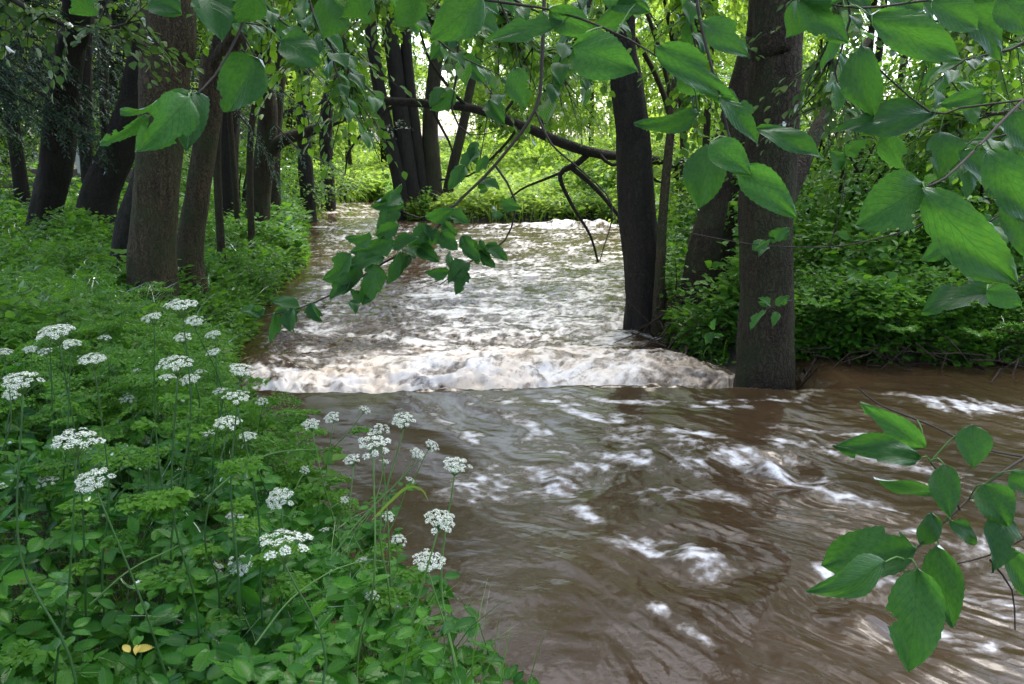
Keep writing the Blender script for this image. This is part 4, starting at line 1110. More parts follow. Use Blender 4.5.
blades('bank_grass', 'grass hanging over the right bank edge', 5000, (5.9, 12), lambda Y, r: 1.5 + r * (.75 * Y), lambda X, Y: on_bank(X, Y) & (X > 1.5), (.25, .6), .006, 'fern_leaf')
blades('meadow_grass', 'long bright grass of the clearing beyond the river', 26000, (23, 42), lambda Y, r: (r - .5) * Y * .9, on_bank, (.4, 1.0), .016, 'grass')

# ---- umbel flowers: one plant per flower head cluster
def umbel_mesh(seed, dense=1.0):
    r = np.random.default_rng(seed)
    P, U, S, Rn = [], [], [], []
    stalks = Tubes(); nr_ = int(18 * dense)
    for i in range(nr_):
        a = i * 2.399; rad = .5 * math.sqrt((i + .4) / nr_) * (1 + .1 * r.normal())
        c = np.array([rad * math.cos(a), rad * math.sin(a), .16 - .45 * rad * rad + .02 * r.normal()])
        stalks.add([(0, 0, -.42), tuple(c * np.array([.55, .55, 1]) + np.array([0, 0, -.22])), tuple(c)], [.016, .011, .010], 4, cap=False)
        un = unit(np.array([c[0] * .9, c[1] * .9, 1.0]))
        for j in range(26):
            b = j * 2.399 + i; q = .108 * math.sqrt((j + .5) / 26)
            A = unit(np.cross(un, [0.3, 1, 0])); B = np.cross(un, A)
            P.append(c + A * q * math.cos(b) + B * q * math.sin(b) + un * (.03 - 2.2 * q * q) + r.normal(size=3) * .006)
            U.append(un + .3 * r.normal(size=3)); S.append(.025 * (1 + .25 * r.normal())); Rn.append(r.random())
    P, U, S, Rn = map(np.array, (P, U, S, Rn)); U = unit(U)
    X = unit(np.cross(U, r.normal(size=U.shape))); Y = np.cross(U, X)
    parts = []
    for k in range(5):                    # five petals per floret
        a = k * 2 * math.pi / 5
        d = X * math.cos(a) + Y * math.sin(a) + U * .25
        parts.append(place(tmpl_rhomb(.42), P, d, U, S, Rn))
    return leaf_mesh('umbel', parts, M['petal']), stalks.mesh('umbel_rays', M['stem_pale'])
UM = [umbel_mesh(s, d) for s, d in ((1, 1.0), (2, 1.15), (3, .9), (4, .75))]
UMB = [(57, 333, 34, 1), (92, 361, 26, 1), (20, 382, 34, 1), (76, 442, 44, 2), (92, 482, 34, 1), (182, 307, 30, 1), (152, 318, 20, 1), (175, 365, 32, 0), (194, 322, 18, 1), (213, 335, 15, 1), (214, 353, 14, 1),
    (241, 371, 26, 1), (228, 424, 26, 0), (207, 434, 18, 0), (248, 437, 16, 0), (285, 545, 50, 3), (241, 566, 24, 2), (279, 499, 25, 1), (311, 425, 19, 0), (332, 418, 16, 0), (374, 446, 32, 3), (352, 460, 18, 0),
    (403, 421, 24, 0), (417, 454, 15, 0), (432, 446, 15, 0), (455, 466, 27, 1), (440, 521, 30, 1), (429, 563, 30, 1), (388, 517, 14, 2), (399, 540, 16, 2), (166, 529, 14, 2), (235, 516, 17, 2), (216, 569, 14, 2),
    (47, 482, 20, 3), (3, 353, 18, 0), (290, 586, 20, 3), (117, 380, 14, 3), (127, 399, 14, 3), (4, 508, 12, 2), (372, 597, 15, 3), (30, 350, 14, 0), (237, 398, 26, 3), (48, 318 + 18, 20, 0), (183, 338, 18, 0), (3, 450, 12, 3),
    (112, 551, 13, 3), (97, 511, 15, 3), (222, 392, 18, 3), (168, 378, 16, 0), (190, 380, 18, 0), (380, 430, 20, 3), (70, 345, 20, 0), (12, 395, 18, 0), (247, 585 - 20, 12, 0), (45, 352, 14, 3), (160, 412, 10, 3), (85, 398, 11, 3), (145, 440, 10, 3), (30, 420, 12, 3), (60, 512, 11, 3), (150, 352, 11, 0), (105, 338, 12, 0), (200, 372, 11, 0), (137, 372, 10, 3), (258, 470, 9, 3), (262, 402, 12, 3), (180, 472, 9, 3), (345, 500, 10, 3), (362, 560, 12, 3), (305, 470, 9, 3), (325, 530, 10, 3), (20, 560, 12, 3), (410, 480, 10, 3), (365, 410, 12, 3), (385, 462, 11, 3)]
def where(px, py):
    h = 'top' if py < 350 else 'upper' if py < 410 else 'middle' if py < 480 else 'lower' if py < 550 else 'lowest'
    return h
plants = []
for k, (px, py, w, kind) in enumerate(UMB):
    D = {50: 1.25, 44: 1.45}.get(w, None)
    if D is None: D = float(np.clip(.056 * FPX / w * (1 + .06 * rng.normal()), 1.35, 3.4))
    kind = 3 if (w < 14 and kind == 0) else kind
    # do not let a head rise implausibly high or sink into the bank
    for _ in range(60):
        p = W(px, py, D)
        if p.z > 1.32: D += .06
        elif p.z < .52: D -= .04
        else: break
    size = w / FPX * math.hypot(D, p.z - CAM_Z)
    fx, fy = p.x + rng.normal() * .07 - .05, p.y + .06 * rng.normal() - .02
    n_ = 0
    while river_sd(np.array([fx]), np.array([fy]))[0] < .06 and n_ < 60: fx -= .04; n_ += 1
    plants.append((p, (fx, fy, gz(fx, fy)), size, kind, px, py, w))
DESC = ['small', 'broad', 'dense', 'airy']
seen = {}
for k, (p, f, size, kind, px, py, w) in enumerate(plants):
    q = 'leaning over the brown water' if px > 300 and py < 580 else 'on the left bank'
    e = empty('flowering_plant', f, None, 'flower', 'white umbel flowers on the near bank')
    lab = f'{"large" if w > 28 else "medium" if w > 17 else "small"} white umbel {q}, about {round(px / 10.24)} percent across and {round(py / 6.84)} percent down'
    e['label'] = lab
    b = np.array(f); t = np.array(p) - b
    tip_dir = unit(np.array([t[0] * .8, t[1] * .5 - .25 * t[2], t[2]]) + rng.normal(size=3) * .08)
    top = t - tip_dir * size * .42
    T = Tubes(); T.add([(0, 0, -.05), tuple(t * .35 + np.array([0, 0, .06]) + rng.normal(size=3) * .022), tuple(t * .7 + rng.normal(size=3) * .022), tuple(top)], [.0032, .0028, .0022, .0016], 6, step=.04)
    link('stem', T.mesh('stem', M['stem' if px < 300 else 'stem_pale']), e)
    um = link('umbel', UM[kind][0], e); ry = link('umbel_rays', UM[kind][1], um)
    um.location = tuple(t - tip_dir * 0.0); um.scale = (size * 1.0,) * 3
    um.rotation_euler = Vector(tip_dir).to_track_quat('Z', 'Y').to_euler()
    um.rotation_euler.rotate_axis('Z', rng.random() * 6.28)
    nl = 3; tt = rng.uniform(.3, .8, nl)
    if py > 435:                                  # lower plants carry three-fold toothed leaves
        P = np.array([t * s for s in rng.uniform(.25, .75, 4)]); az = rng.random(4) * 6.28; parts = []
        for off in (0, 1.15, -1.15):
            yd = np.stack([np.cos(az + off), np.sin(az + off), np.full(4, .1)], -1)
            parts.append(place(T_SE, P + yd * .02, yd, np.tile([0, -.2, 1.0], (4, 1)) + .25 * rng.normal(size=(4, 3)), rng.uniform(.03, .055, 4), rng.random(4)))
        link('foliage', leaf_mesh('foliage', parts, M['elder_leaf'], True), e)
        continue
    P = np.array([t * s for s in tt]); az = rng.random(nl) * 6.28
    Dd = np.stack([np.cos(az), np.sin(az), np.full(nl, .35)], -1)
    part = fern_arr(P, Dd, np.tile([0, 0, 1.0], (nl, 1)), rng.uniform(.06, .13, nl), 6, .024, rng.random(nl))
    link('foliage', leaf_mesh('foliage', [part], M['fern_leaf']), e)

# arching pale stalks over the water and near grass
def stalk(name, label, pl, r0, mat, cat):
    pts = [W(*q) for q in pl]; b = pts[0]
    T = Tubes(); T.add(local(pts, b), np.linspace(r0, r0 * .45, len(pts)), 6, step=.02)
    o = link(name, T.mesh(name, M[mat])); o.location = b
    tag(o, label, cat)
stalk('bent_stalk', 'pale green stalk arching right over the brown water below the sill foam', [(205, 500, 2.1), (240, 470, 2.1), (275, 453, 2.1), (322, 449, 2.1)], .0042, 'stem_pale', 'stalk')
stalk('grass_stalk', 'long pale grass stalk slanting up right through the dark leaves', [(90, 605, 1.5), (130, 570, 1.5), (170, 550, 1.55), (183, 543, 1.55)], .0022, 'stem_pale', 'grass')
stalk('grass_stalk', 'long grass stalk slanting up from the lower leaves towards the water', [(255, 645, 1.3), (290, 600, 1.35), (330, 572, 1.4), (358, 562, 1.45)], .0020, 'stem_pale', 'grass')
stalk('grass_stalk', 'thin grass stalk slanting below the leaning umbels', [(330, 560, 1.7), (360, 520, 1.75), (400, 480, 1.8), (425, 455, 1.8)], .0018, 'stem_pale', 'grass')
def ribbon_leaf(label, pl, w):
    pts = [W(*q) for q in pl]; b = pts[0]; P, _ = smooth_path(local(pts, b), [0] * len(pts), .01)
    n = len(P); t = np.linspace(0, 1, n); ww = w * np.sin(np.pi * np.clip(t * .9 + .08, 0, 1)) ** .7
    side = unit(np.cross(np.gradient(P, axis=0), [0, -1, .6]))
    V = np.concatenate([P + side * ww[:, None], P + np.array([0, 0, -.1 * w]), P - side * ww[:, None]])
    i = np.arange(n - 1)
    F = np.concatenate([np.stack([i, i + 1, n + i + 1, n + i], -1), np.stack([n + i, n + i + 1, 2 * n + i + 1, 2 * n + i], -1)])
    o = link('tall_grass', mesh_np('tall_grass', V, F, M['grass'], np.full(3 * n, .7), V * 0, True)); o.location = b
    tag(o, label, 'grass')
ribbon_leaf('bright bent grass blade tip over the water beside the leaning umbels', [(372, 520, 1.8), (392, 500, 1.8), (408, 487, 1.8), (422, 490, 1.8), (428, 500, 1.78)], .0035)

# withered leaf among the dark carpet
def withered():
    p = W(133, 655, 1.12); e = empty('withered_leaf', p, 'yellow withered leaf lying among the dark leaves at the bottom left', 'leaf')
    P = np.zeros((3, 3)) + rng.normal(size=(3, 3)) * .01
    part = place(T_SE, P, np.array([(1, .2, .1), (-.6, .5, .2), (.2, -1, 0.)]), np.array([(0, -.5, 1), (.2, -.4, 1), (0, -.6, 1.)]), np.array([.028, .022, .022]), np.array([.2, .8, .5]))
    link('blade', leaf_mesh('blade', [part], M['withered'], True), e)
withered()

# ================================================================== NEAR OVERHANGING BRANCHES, every leaf its own mesh
def big_leaf(base, tip, width, roll=0.0, cup=0.12, droop=0.12, curl=0.0, rnd=.5, parent=None, org=None, name='leaf', lobed=False, face=None):
    base = np.array(base, float); tip = np.array(tip, float); L = np.linalg.norm(tip - base)
    y = (tip - base) / L
    view = unit(np.array([0, 0, CAM_Z]) - (base + tip) / 2) if face is None else unit(face)
    nz = view - y * np.dot(view, y)
    if np.linalg.norm(nz) < 1e-3: nz = np.array([0, 0, 1.0])
    nz = unit(nz); x = np.cross(y, nz)
    c, s = math.cos(roll), math.sin(roll)
    x, nz = x * c + nz * s, nz * c - x * s
    nu, nv = 10, 22
    V, UV = [], []
    rr = rng.normal(size=4); wv = rng.uniform(.03, .075); cup = cup * rng.uniform(.3, 2.0); droop = droop * rng.uniform(.2, 2.2)
    for j in range(nv + 1):
        v = j / nv
        wd = width * .5 * (math.sin(math.pi * min(1, v ** .78)) ** .72) * (1 - .18 * v)
        if v > .86: wd *= 1 - .28 * (v - .86) / .14
        wd *= 1 + .06 * (j % 2 - .5)                      # toothed margin
        if lobed:                                          # three pairs of pointed lobes
            ph = (v * 3.1 + .1) % 1.0
            wd *= .90 + .22 * ph
        for i in range(-nu // 2, nu // 2 + 1):
            u = i / (nu / 2)
            h = cup * abs(u) * wd * 2 - curl * (u ** 2) * wd + wv * L * math.sin(v * 8 + rr[0] * 3 + u * 2.2) * abs(u) + .02 * L * math.sin(u * 5 + v * 5 + rr[1])
            h += droop * L * (v * (1 - v)) * 4 * .5
            V.append(base + y * L * (v + .03 * abs(u) * (1 if i else 0) * (1 - v)) + x * (u * wd) + nz * h); UV.append((u, v, 0))
    V = np.array(V); w = nu + 1
    i = np.arange(nv)[:, None] * w; j = np.arange(nu)[None]
    F = np.stack([i + j, i + j + 1, i + w + j + 1, i + w + j], -1).reshape(-1, 4)
    if rng.random() < .45:                                 # insect bites out of the margin
        keep = np.ones(len(F), bool)
        for _ in range(rng.integers(1, 4)):
            r0, c0 = rng.integers(3, nv - 3), rng.choice([0, nu - 1])
            rad = rng.uniform(.8, 2.1)
            rows_, cols_ = np.divmod(np.arange(len(F)), nu)
            keep &= ~(np.hypot((rows_ - r0) * .8, (cols_ - c0)) < rad)
        F = F[keep]
    if org is not None: V = V - np.array(org)
    return link(name, mesh_np(name, V, F, M['near_leaf'], np.full(len(V), rnd), UV, True), parent)
def near_branch(label, twigs, leaves, group='leafy branches hanging near the camera', r0=.0026):
    """twigs: pixel polylines (px, py, Y); leaves: (bx, by, tx, ty, width px, Y, dY tip, roll, rnd[, curl])"""
    org = W(*twigs[0][0])
    e = empty('leafy_branch', org, label, 'branch', group)
    for tw in twigs:
        pts = [W(*q) for q in tw]
        T = Tubes(); T.add(local(pts, org), np.linspace(r0 * (1.0 if tw is twigs[0] else .6), r0 * .4, len(pts)), 6, step=.03, knob=.1)
        link('twig', T.mesh('twig', M['twig']), e)
    tp = np.concatenate([smooth_path([W(*q) for q in tw], [0] * len(tw), .02)[0] for tw in twigs])
    for lf in leaves:
        bx, by, tx, ty, w, Y, dy, roll, rn = lf[:9]; curl = lf[9] if len(lf) > 9 else 0
        b = W(bx, by, Y); t = W(tx, ty, Y + dy)
        wd = w / FPX * Y / max(.45, abs(math.cos(roll)))
        L = (t - b).length
        lo = big_leaf(b, t, wd, roll, rnd=rn, curl=curl, parent=e, org=org)
        n = tp[np.argmin(np.linalg.norm(tp - np.array(b), axis=1))]           # leaf stalk to the nearest twig
        if np.linalg.norm(n - np.array(b)) < .25:
            m = (n + np.array(b)) / 2 + np.array([0, 0, .006])
            T = Tubes(); T.add(local([n, m, np.array(b) * .97 + np.array(t) * .03], org), [.0013, .0011, .0009], 5, step=.02)
            link('petiole', T.mesh('petiole', M['stem_pale']), lo)
    return e
near_branch('low branch with broad leaves reaching in from the right over the brown water',
    [[(1060, 440, 1.15), (1024, 458, 1.1), (985, 485, 1.05), (955, 512, 1.0), (925, 540, .97), (905, 560, .95)], [(1040, 460, 1.12), (980, 448, 1.1), (930, 425, 1.08), (880, 405, 1.06), (858, 388, 1.05)],
     [(960, 510, 1.0), (945, 480, 1.0), (930, 462, 1.0)], [(1040, 530, 1.05), (990, 555, 1.05), (950, 565, 1.05)], [(990, 560, 1.05), (1012, 590, 1.05), (1015, 630, 1.05)]],
    [(926, 449, 860, 402, 32, 1.05, .02, .25, .85), (922, 459, 832, 446, 34, 1.0, .03, -.35, .45), (940, 492, 874, 478, 18, 1.02, .0, .8, .3), (972, 424, 973, 468, 36, 1.0, -.02, .2, .5), (944, 463, 950, 518, 32, .98, -.04, -.2, .35),
     (918, 548, 822, 566, 62, .95, .06, -.35, .45), (886, 562, 806, 592, 38, .9, -.04, .5, .75, .5), (918, 566, 908, 673, 62, .93, -.05, .15, .95), (938, 543, 953, 628, 42, .97, -.03, -.3, .4),
     (982, 483, 1008, 527, 42, 1.0, -.03, .2, .4), (1004, 510, 992, 573, 36, .99, -.05, .5, .1), (932, 512, 920, 546, 26, .97, .0, .6, .1), (1005, 545, 1030, 600, 30, 1.0, 0, .3, .5), (1012, 470, 1034, 500, 30, 1.02, 0, .2, .5),
     (950, 520, 975, 545, 20, .98, 0, .5, .3)])
near_branch('leaf spray with one bright leaf in front of the thick brown trunk',
    [[(262, -40, 1.25), (240, 30, 1.2), (215, 75, 1.15), (192, 98, 1.1)], [(240, 30, 1.2), (258, 60, 1.2)]],
    [(190, 96, 136, 152, 44, 1.05, -.05, .15, .9), (198, 92, 187, 152, 36, 1.1, -.05, -.35, .25), (190, 92, 120, 112, 16, 1.1, 0, .8, .5), (150, 116, 100, 143, 16, 1.08, 0, .5, .95), (262, 58, 224, 112, 48, 1.2, 0, -.4, .2),
     (205, -8, 222, 42, 40, 1.2, -.03, .3, .15), (150, -5, 182, 14, 34, 1.25, 0, .3, .1), (260, -10, 232, 22, 30, 1.2, 0, .5, .2), (90, -10, 70, 14, 26, 1.3, 0, .5, .3), (280, 40, 320, 66, 34, 1.25, 0, .5, .2)])
near_branch('overhead branch with long drooping leaves at the top middle',
    [[(380, -50, 1.35), (440, -10, 1.3), (500, 2, 1.25), (560, 12, 1.2), (630, 40, 1.15), (690, 80, 1.1)], [(500, 2, 1.25), (515, 40, 1.25), (516, 65, 1.25)]],
    [(484, -6, 430, 40, 44, 1.2, 0, .15, .5), (566, 22, 484, 42, 24, 1.2, 0, -.6, .45), (572, 46, 638, 72, 48, 1.1, -.05, .1, .8), (548, 6, 606, 40, 26, 1.2, 0, -.4, .6), (515, 66, 525, 110, 26, 1.25, 0, -.5, .1),
     (655, 45, 738, 106, 34, 1.1, 0, .3, .7), (640, 0, 590, 28, 26, 1.2, 0, .5, .4), (420, -8, 395, 26, 30, 1.3, 0, .4, .25), (370, -10, 340, 18, 30, 1.35, 0, .6, .2), (330, -5, 322, 40, 34, 1.35, 0, .5, .15), (700, 112, 634, 124, 22, 1.12, 0, .5, .1), (600, -10, 650, 12, 30, 1.2, 0, .3, .5),
     (460, -15, 500, 18, 26, 1.3, 0, .7, .3)])
near_branch('hanging twig with one bright round leaf before the massive dark trunk',
    [[(690, -60, 1.2), (700, 20, 1.15), (718, 90, 1.1), (730, 140, 1.05), (738, 165, 1.05)]],
    [(716, 142, 698, 210, 44, 1.05, 0, -.3, .2), (709, 142, 751, 176, 32, 1.0, -.02, .2, .9), (738, 166, 797, 218, 36, 1.0, -.03, .1, .85), (718, 96, 758, 146, 26, 1.08, 0, .5, .4), (752, 128, 824, 160, 22, 1.1, 0, .5, .35),
     (700, 20, 750, 58, 30, 1.15, 0, .4, .5), (704, 95, 680, 60, 24, 1.15, 0, .5, .4)])
near_branch('large overhanging branch with the broadest leaves at the upper right',
    [[(1080, 60, 1.2), (1024, 100, 1.1), (975, 150, 1.0), (945, 178, .95), (922, 188, .92)], [(1024, 100, 1.1), (960, 108, 1.1), (930, 112, 1.1), (870, 60, 1.12), (862, 42, 1.12)], [(1060, 240, 1.0), (1020, 280, 1.0), (988, 290, .98)]],
    [(862, 44, 875, 120, 38, 1.1, 0, -.4, .15), (936, 114, 832, 132, 32, 1.1, 0, -.5, .1), (926, 184, 855, 226, 64, .92, 0, .15, .5), (922, 188, 1018, 284, 54, .9, 0, -.2, .7), (986, 94, 938, 104, 22, 1.15, 0, .3, .5),
     (992, 290, 922, 312, 36, .98, 0, -.55, .1), (986, 290, 1022, 306, 26, .95, -.02, .2, .9), (984, 148, 1034, 226, 46, .98, 0, .2, .55), (1008, 195, 1034, 262, 36, 1.02, 0, .3, .35), (960, 150, 1000, 200, 34, 1.05, 0, .7, .2), (940, 130, 938, 180, 34, 1.1, 0, .6, .15),
     (1010, 110, 1030, 160, 36, 1.1, 0, .5, .4), (905, 170, 890, 120, 24, 1.15, 0, .6, .3)])
near_branch('leafy branch along the top right corner',
    [[(1080, -20, 1.35), (1000, -5, 1.3), (930, 0, 1.25), (860, 8, 1.2), (800, 0, 1.2)]],
    [(798, -2, 848, 44, 34, 1.2, 0, .2, .45), (868, 14, 962, 60, 40, 1.15, 0, .1, .8), (930, 0, 978, 30, 34, 1.2, 0, .4, .5), (1000, -4, 1030, 34, 38, 1.25, 0, .4, .35), (840, 0, 796, -20, 30, 1.2, 0, .3, .5), (800, 0, 786, 38, 28, 1.25, 0, .6, .3),
     (960, 0, 1000, 60, 34, 1.35, 0, .6, .25), (900, 5, 912, 50, 26, 1.35, 0, .7, .3), (880, -10, 925, 12, 26, 1.3, 0, .5, .4)])

# hanging lobed-leaf branches over the rapids, at about two metres
def lobed_leaf(base, tip, width, rn, parent, org):
    big_leaf(base, tip, width * .95, rng.uniform(-.9, .9), rnd=rn, parent=parent, org=org, lobed=True, cup=.2)
    b = np.array(base); t = np.array(tip); L = np.linalg.norm(t - b)
    b2 = b + rng.normal(size=3) * .25 * L; d = unit((t - b) / L + rng.normal(size=3) * .55 + np.array([0, 0, -.3]))
    big_leaf(b2, b2 + d * L * rng.uniform(.6, .95), width * .75, rng.uniform(-.9, .9), rnd=rn * .8, parent=parent, org=org, lobed=True, cup=.2)
def mid_branch(label, lines, n_leaf, lsz, extra=(), r0=.006):
    org = W(*lines[0][0]); e = empty('hanging_branch', org, label, 'branch', 'twiggy branches hanging over the rapids')
    for k, ln in enumerate(lines):
        pts = [W(*q) for q in ln]
        T = Tubes(); T.add(local(pts, org), np.linspace(r0 if k == 0 else r0 * .6, r0 * .25, len(pts)), 6, step=.04, knob=.15)
        link('twig', T.mesh('twig', M['twig']), e)
    for (bx, by, tx, ty, w, Y, rn) in extra:
        lobed_leaf(W(bx, by, Y), W(tx, ty, Y - .03), w / FPX * Y * 1.15, rn, e, org)
mid_branch('twig curving down with a cluster of dark green leaves over the white rapids',
    [[(545, -40, 2.6), (542, 60, 2.5), (535, 110, 2.45), (495, 165, 2.4), (455, 205, 2.35), (425, 240, 2.3), (385, 262, 2.25), (340, 290, 2.2), (300, 308, 2.2), (255, 318, 2.2)],
     [(455, 205, 2.35), (420, 218, 2.3), (395, 206, 2.3)], [(535, 110, 2.45), (552, 145, 2.4), (575, 165, 2.4), (612, 205, 2.4), (600, 260, 2.4)], [(495, 165, 2.4), (515, 200, 2.4), (505, 240, 2.4), (470, 262, 2.35), (440, 285, 2.3)]],
    0, .07, [(395, 240, 350, 252, 20, 2.25, .4), (392, 248, 420, 238, 18, 2.25, .3), (385, 258, 345, 268, 20, 2.2, .45), (375, 262, 362, 305, 26, 2.2, .6), (360, 268, 322, 280, 22, 2.2, .5), (350, 280, 330, 300, 16, 2.2, .4), (400, 250, 385, 285, 18, 2.25, .3),
            (300, 306, 270, 300, 16, 2.2, .3), (292, 308, 290, 332, 18, 2.2, .4), (275, 312, 268, 342, 18, 2.2, .6), (262, 316, 240, 310, 16, 2.2, .3), (310, 303, 322, 322, 14, 2.2, .2), (405, 206, 370, 206, 14, 2.3, .3), (400, 210, 376, 230, 18, 2.3, .4), (425, 218, 455, 208, 16, 2.3, .3),
            (440, 232, 458, 250, 18, 2.3, .4), (462, 235, 480, 262, 16, 2.3, .2), (470, 262, 448, 284, 20, 2.3, .15), (450, 272, 425, 272, 14, 2.3, .4), (485, 245, 508, 262, 14, 2.35, .3), (478, 250, 496, 268, 12, 2.35, .3), (430, 225, 410, 245, 18, 2.3, .35), (500, 200, 522, 208, 14, 2.4, .4),
            (465, 165, 448, 190, 14, 2.4, .3), (480, 180, 500, 190, 14, 2.4, .3), (415, 245, 440, 262, 16, 2.3, .5), (445, 215, 470, 225, 16, 2.3, .4), (350, 290, 372, 300, 14, 2.2, .3)])
mid_branch('dark vine-like twig hanging left of the hanging leaf cluster',
    [[(455, -30, 3.0), (458, 60, 3.0), (452, 110, 3.0), (470, 135, 3.0), (500, 130, 3.0)], [(458, 60, 3.0), (490, 75, 3.0), (488, 110, 3.0), (480, 160, 3.0)]], 0, .06,
    [(458, 30, 430, 60, 20, 3, .3), (458, 60, 485, 84, 20, 3, .2), (455, 90, 430, 110, 18, 3, .3), (488, 100, 505, 125, 18, 3, .2), (480, 150, 462, 172, 16, 3, .3), (470, 10, 500, 40, 20, 3, .3)])
mid_branch('thin bare twig bowing across the massive dark trunk',
    [[(960, 200, 3.2), (920, 225, 3.2), (880, 238, 3.2), (830, 247, 3.2), (760, 245, 3.2), (700, 235, 3.2), (660, 225, 3.2)], [(830, 247, 3.2), (842, 200, 3.2), (848, 150, 3.2)]], 0, .06,
    [(770, 240, 752, 250, 10, 3.2, .4), (775, 240, 790, 228, 12, 3.2, .3), (842, 170, 830, 150, 16, 3.2, .3), (845, 155, 862, 140, 16, 3.2, .3)], r0=.004)
mid_branch('small sprig with a bright leaf in front of the massive trunk base',
    [[(792, 300, 5.6), (775, 305, 5.5), (765, 310, 5.4), (755, 318, 5.4)]], 0, .06,
    [(766, 310, 750, 330, 11, 5.4, 1.0), (775, 305, 790, 296, 9, 5.5, .5), (770, 305, 758, 298, 8, 5.4, .6), (765, 240, 752, 250, 9, 5.5, .6), (770, 238, 780, 228, 9, 5.5, .4), (712, 332, 706, 345, 9, 7, .9), (712, 330, 716, 318, 8, 7, .9)], r0=.004)

# dark leafy shoots filling the upper edge, one branch thing per row entry
def shoot(label, pl, nl, lsz, mat='near_leaf', seedr=.3):
    pts = [W(*q) for q in pl]; org = pts[0]; e = empty('leafy_shoot', org, label, 'branch', 'leafy shoots hanging along the top of the view')
    T = Tubes(); T.add(local(pts, org), np.linspace(.005, .0015, len(pts)), 6, step=.05, knob=.12)
    link('twig', T.mesh('twig', M['twig']), e)
    P, _ = smooth_path([np.array(p) for p in pts], [0] * len(pts), .02)
    idx = np.linspace(len(P) * .15, len(P) - 1, nl).astype(int)
    Dm = unit(np.gradient(P, axis=0))
    for k, i in enumerate(idx):
        d = Dm[i]; s = 1 if k % 2 else -1
        x = unit(np.cross(d, [0, 0, 1]))
        y = unit(d * .5 + x * s * .8 + rng.normal(size=3) * .2 + np.array([0, 0, -.45]))
        L = lsz * rng.uniform(.7, 1.2)
        b = P[i] + y * .012
        big_leaf(b, b + y * L, L * rng.uniform(.5, .62), rng.normal() * .3, rnd=float(np.clip(seedr + .2 * rng.normal(), 0, 1)), parent=e, org=org, face=np.array([0, -.5, 1.0]) + rng.normal(size=3) * .3)
SH = [((300, -30, 2.4), (320, 30, 2.3), (350, 70, 2.3), (375, 95, 2.3)), ((380, -40, 2.6), (410, 10, 2.6), (450, 50, 2.6), (500, 75, 2.6)), ((240, -40, 2.8), (270, 10, 2.8), (310, 40, 2.8), (350, 55, 2.8)), ((600, -40, 2.6), (575, 20, 2.6), (560, 60, 2.6), (548, 95, 2.6)),
      ((700, -50, 3.0), (690, 10, 3.0), (700, 60, 3.0), (720, 90, 3.0)), ((840, -40, 2.6), (850, 20, 2.6), (835, 70, 2.6), (845, 105, 2.6)), ((1060, 20, 2.4), (1010, 50, 2.4), (965, 60, 2.4), (920, 95, 2.4)), ((1070, 110, 2.2), (1030, 130, 2.2), (985, 140, 2.2), (950, 170, 2.2)),
      ((900, -40, 3.0), (930, 30, 3.0), (950, 80, 3.0), (990, 120, 3.0)), ((1070, 190, 2.0), (1040, 210, 2.0), (1000, 215, 2.0), (965, 240, 2.0)), ((640, -50, 3.2), (610, 10, 3.2), (590, 40, 3.2), (585, 85, 3.2)), ((450, -50, 2.2), (500, -10, 2.2), (545, 15, 2.2), (600, 20, 2.2)),
      ((180, -40, 3.4), (215, 10, 3.4), (260, 25, 3.4), (300, 20, 3.4)), ((340, -30, 3.4), (330, 40, 3.4), (345, 95, 3.4), (365, 130, 3.4))]
ORD = ['above the left half of the river', 'above the leaning tree arch', 'high over the left bank', 'beside the tall dark trunk top', 'left of the massive trunk top', 'right of the massive trunk top', 'in the upper right bright gap', 'at the right edge below the corner', 'long one in the upper right', 'lowest at the right edge',
       'crossing the tall dark trunk top', 'along the top middle edge', 'over the forked trunk top', 'dangling in the left middle']
for s, o_ in zip(SH, ORD):
    shoot('dark green leafy shoot ' + o_, s, 12, .10)

# leafy boughs a few metres off, closing the top of the view
def bough(label, pl, ns, sz, mat, wr=.45):
    pts = [W(*q) for q in pl]; org = pts[0]; e = empty('leafy_bough', org, label, 'branch', 'leafy boughs closing the top of the view')
    T = Tubes(); lp = local(pts, org); T.add(lp, np.linspace(.022, .004, len(pts)), 7, step=.1, knob=.15)
    P, _ = smooth_path(lp, [0] * len(lp), .03); Dm = unit(np.gradient(P, axis=0))
    idx = rng.integers(len(P) // 8, len(P), ns); p = P[idx]
    d = unit(Dm[idx] * .5 + rand_unit(ns) * np.array([1, 1, .7]) + np.array([0, 0, -.25])); l = wr * rng.uniform(.5, 1.3, ns)
    for i in range(ns): T.add([p[i], p[i] + d[i] * l[i] * .5 - np.array([0, 0, .03]), p[i] + d[i] * l[i] - np.array([0, 0, .2 * l[i]])], [.005, .003, .0012], 4, cap=False)
    link('twigs', T.mesh('twigs', M['twig']), e)
    link('foliage', leaf_mesh('foliage', [sprays(p, d, np.tile([0, 0, 1.0], (ns, 1)) + .3 * rand_unit(ns), 11, l, sz, droop=.2, T=T_LF)], M[mat]), e)
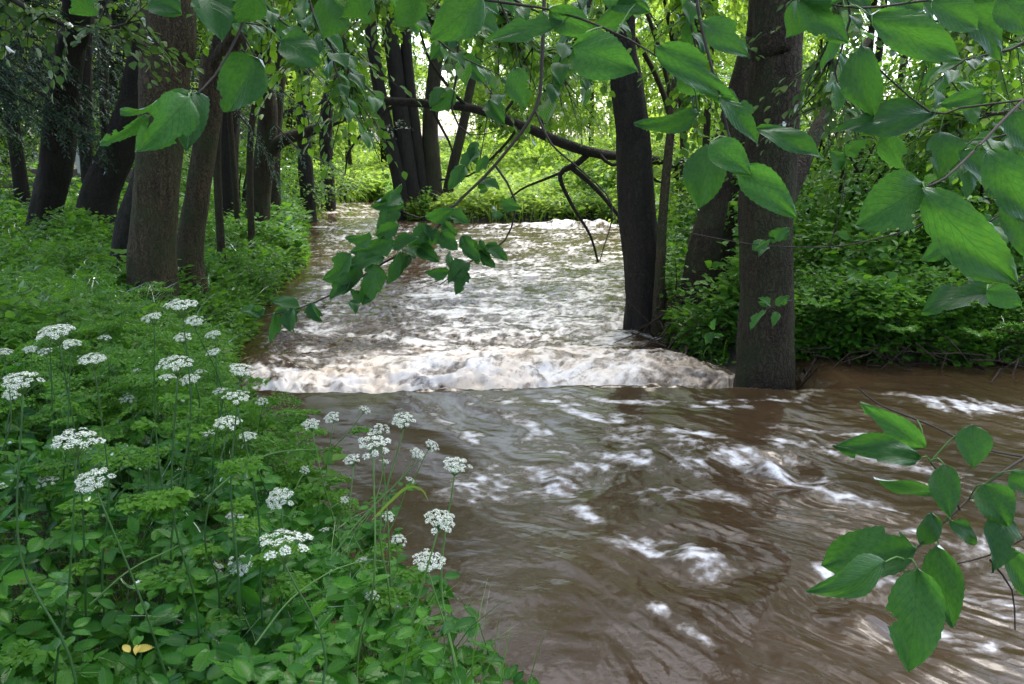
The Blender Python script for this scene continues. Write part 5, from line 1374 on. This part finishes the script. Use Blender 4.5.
for k, (lb, pl, ns, sz, mt) in enumerate([
    ('over the left wood', [(-40, -40, 5), (30, 10, 5), (90, 30, 5), (140, 20, 5)], 30, .08, 'crown_leaf'), ('between the brown trunks top', [(180, -60, 6), (230, -10, 6), (275, 30, 6), (300, 70, 6)], 40, .09, 'mid_leaf'),
    ('hanging above the left river bend', [(280, -60, 5), (320, 0, 5), (345, 50, 5), (350, 100, 5)], 45, .085, 'mid_leaf'), ('in front of the stem clump tops', [(360, -60, 4.6), (390, -5, 4.6), (430, 20, 4.6), (455, 50, 4.6)], 24, .08, 'crown_leaf'),
    ('in the centre of the top edge', [(470, -60, 5.5), (490, 0, 5.5), (520, 40, 5.5), (560, 60, 5.5)], 40, .085, 'mid_leaf'), ('left of the tall dark trunk', [(600, -60, 6), (590, 0, 6), (575, 40, 6), (560, 75, 6)], 26, .09, 'mid_leaf'),
    ('between the tall dark and massive trunks', [(680, -60, 6.5), (690, 0, 6.5), (700, 60, 6.5), (690, 120, 6.5)], 45, .095, 'mid_leaf'), ('right of the massive trunk', [(820, -60, 5), (840, -10, 5), (830, 60, 5), (850, 110, 5)], 40, .08, 'crown_leaf'),
    ('in the upper right corner', [(1080, -40, 4.5), (1010, 0, 4.5), (960, 20, 4.5), (910, 20, 4.5)], 50, .08, 'mid_leaf'), ('at the right edge below the corner', [(1090, 90, 5), (1030, 110, 5), (980, 115, 5), (930, 130, 5)], 45, .08, 'mid_leaf'),
    ('lower at the right edge', [(1090, 180, 6), (1030, 190, 6), (980, 200, 6), (920, 215, 6)], 40, .085, 'under_leaf'), ('across the middle of the top', [(420, -60, 8), (470, 20, 8), (520, 45, 8), (590, 60, 8)], 36, .11, 'mid_leaf')]):
    bough('leafy bough ' + lb, pl, ns, sz, mt)

# unseen trees, added around the viewpoint so their crowns shade near bank and pool
for k, (x, y, cx, cy, cz, rr, lb) in enumerate([(-4.6, 1.2, -2.6, 1.0, 6.0, 3.4, 'shading the flowering bank from the left'), (-1.8, -2.6, 0.2, -1.0, 6.6, 3.6, 'standing just behind the viewpoint'),
        (-5.6, 4.6, -4.0, 3.6, 6.8, 3.0, 'left of the near bank flowers')]):
    f = Vector((x, y, gz(x, y)))
    big_tree('lime_tree', 'large broad-leaved tree added out of view, ' + lb, [(f, .26), (f + Vector((.1, 0, 1.5)), .22), (f + Vector((.3, .1, 3.5)), .19), (f + Vector(((cx - x) * .5, (cy - y) * .5, cz - 1)), .13)], 'bark',
             ((cx, cy, cz), (rr, rr, 1.7), 560, 12, .8, .15), seed=60 + k)
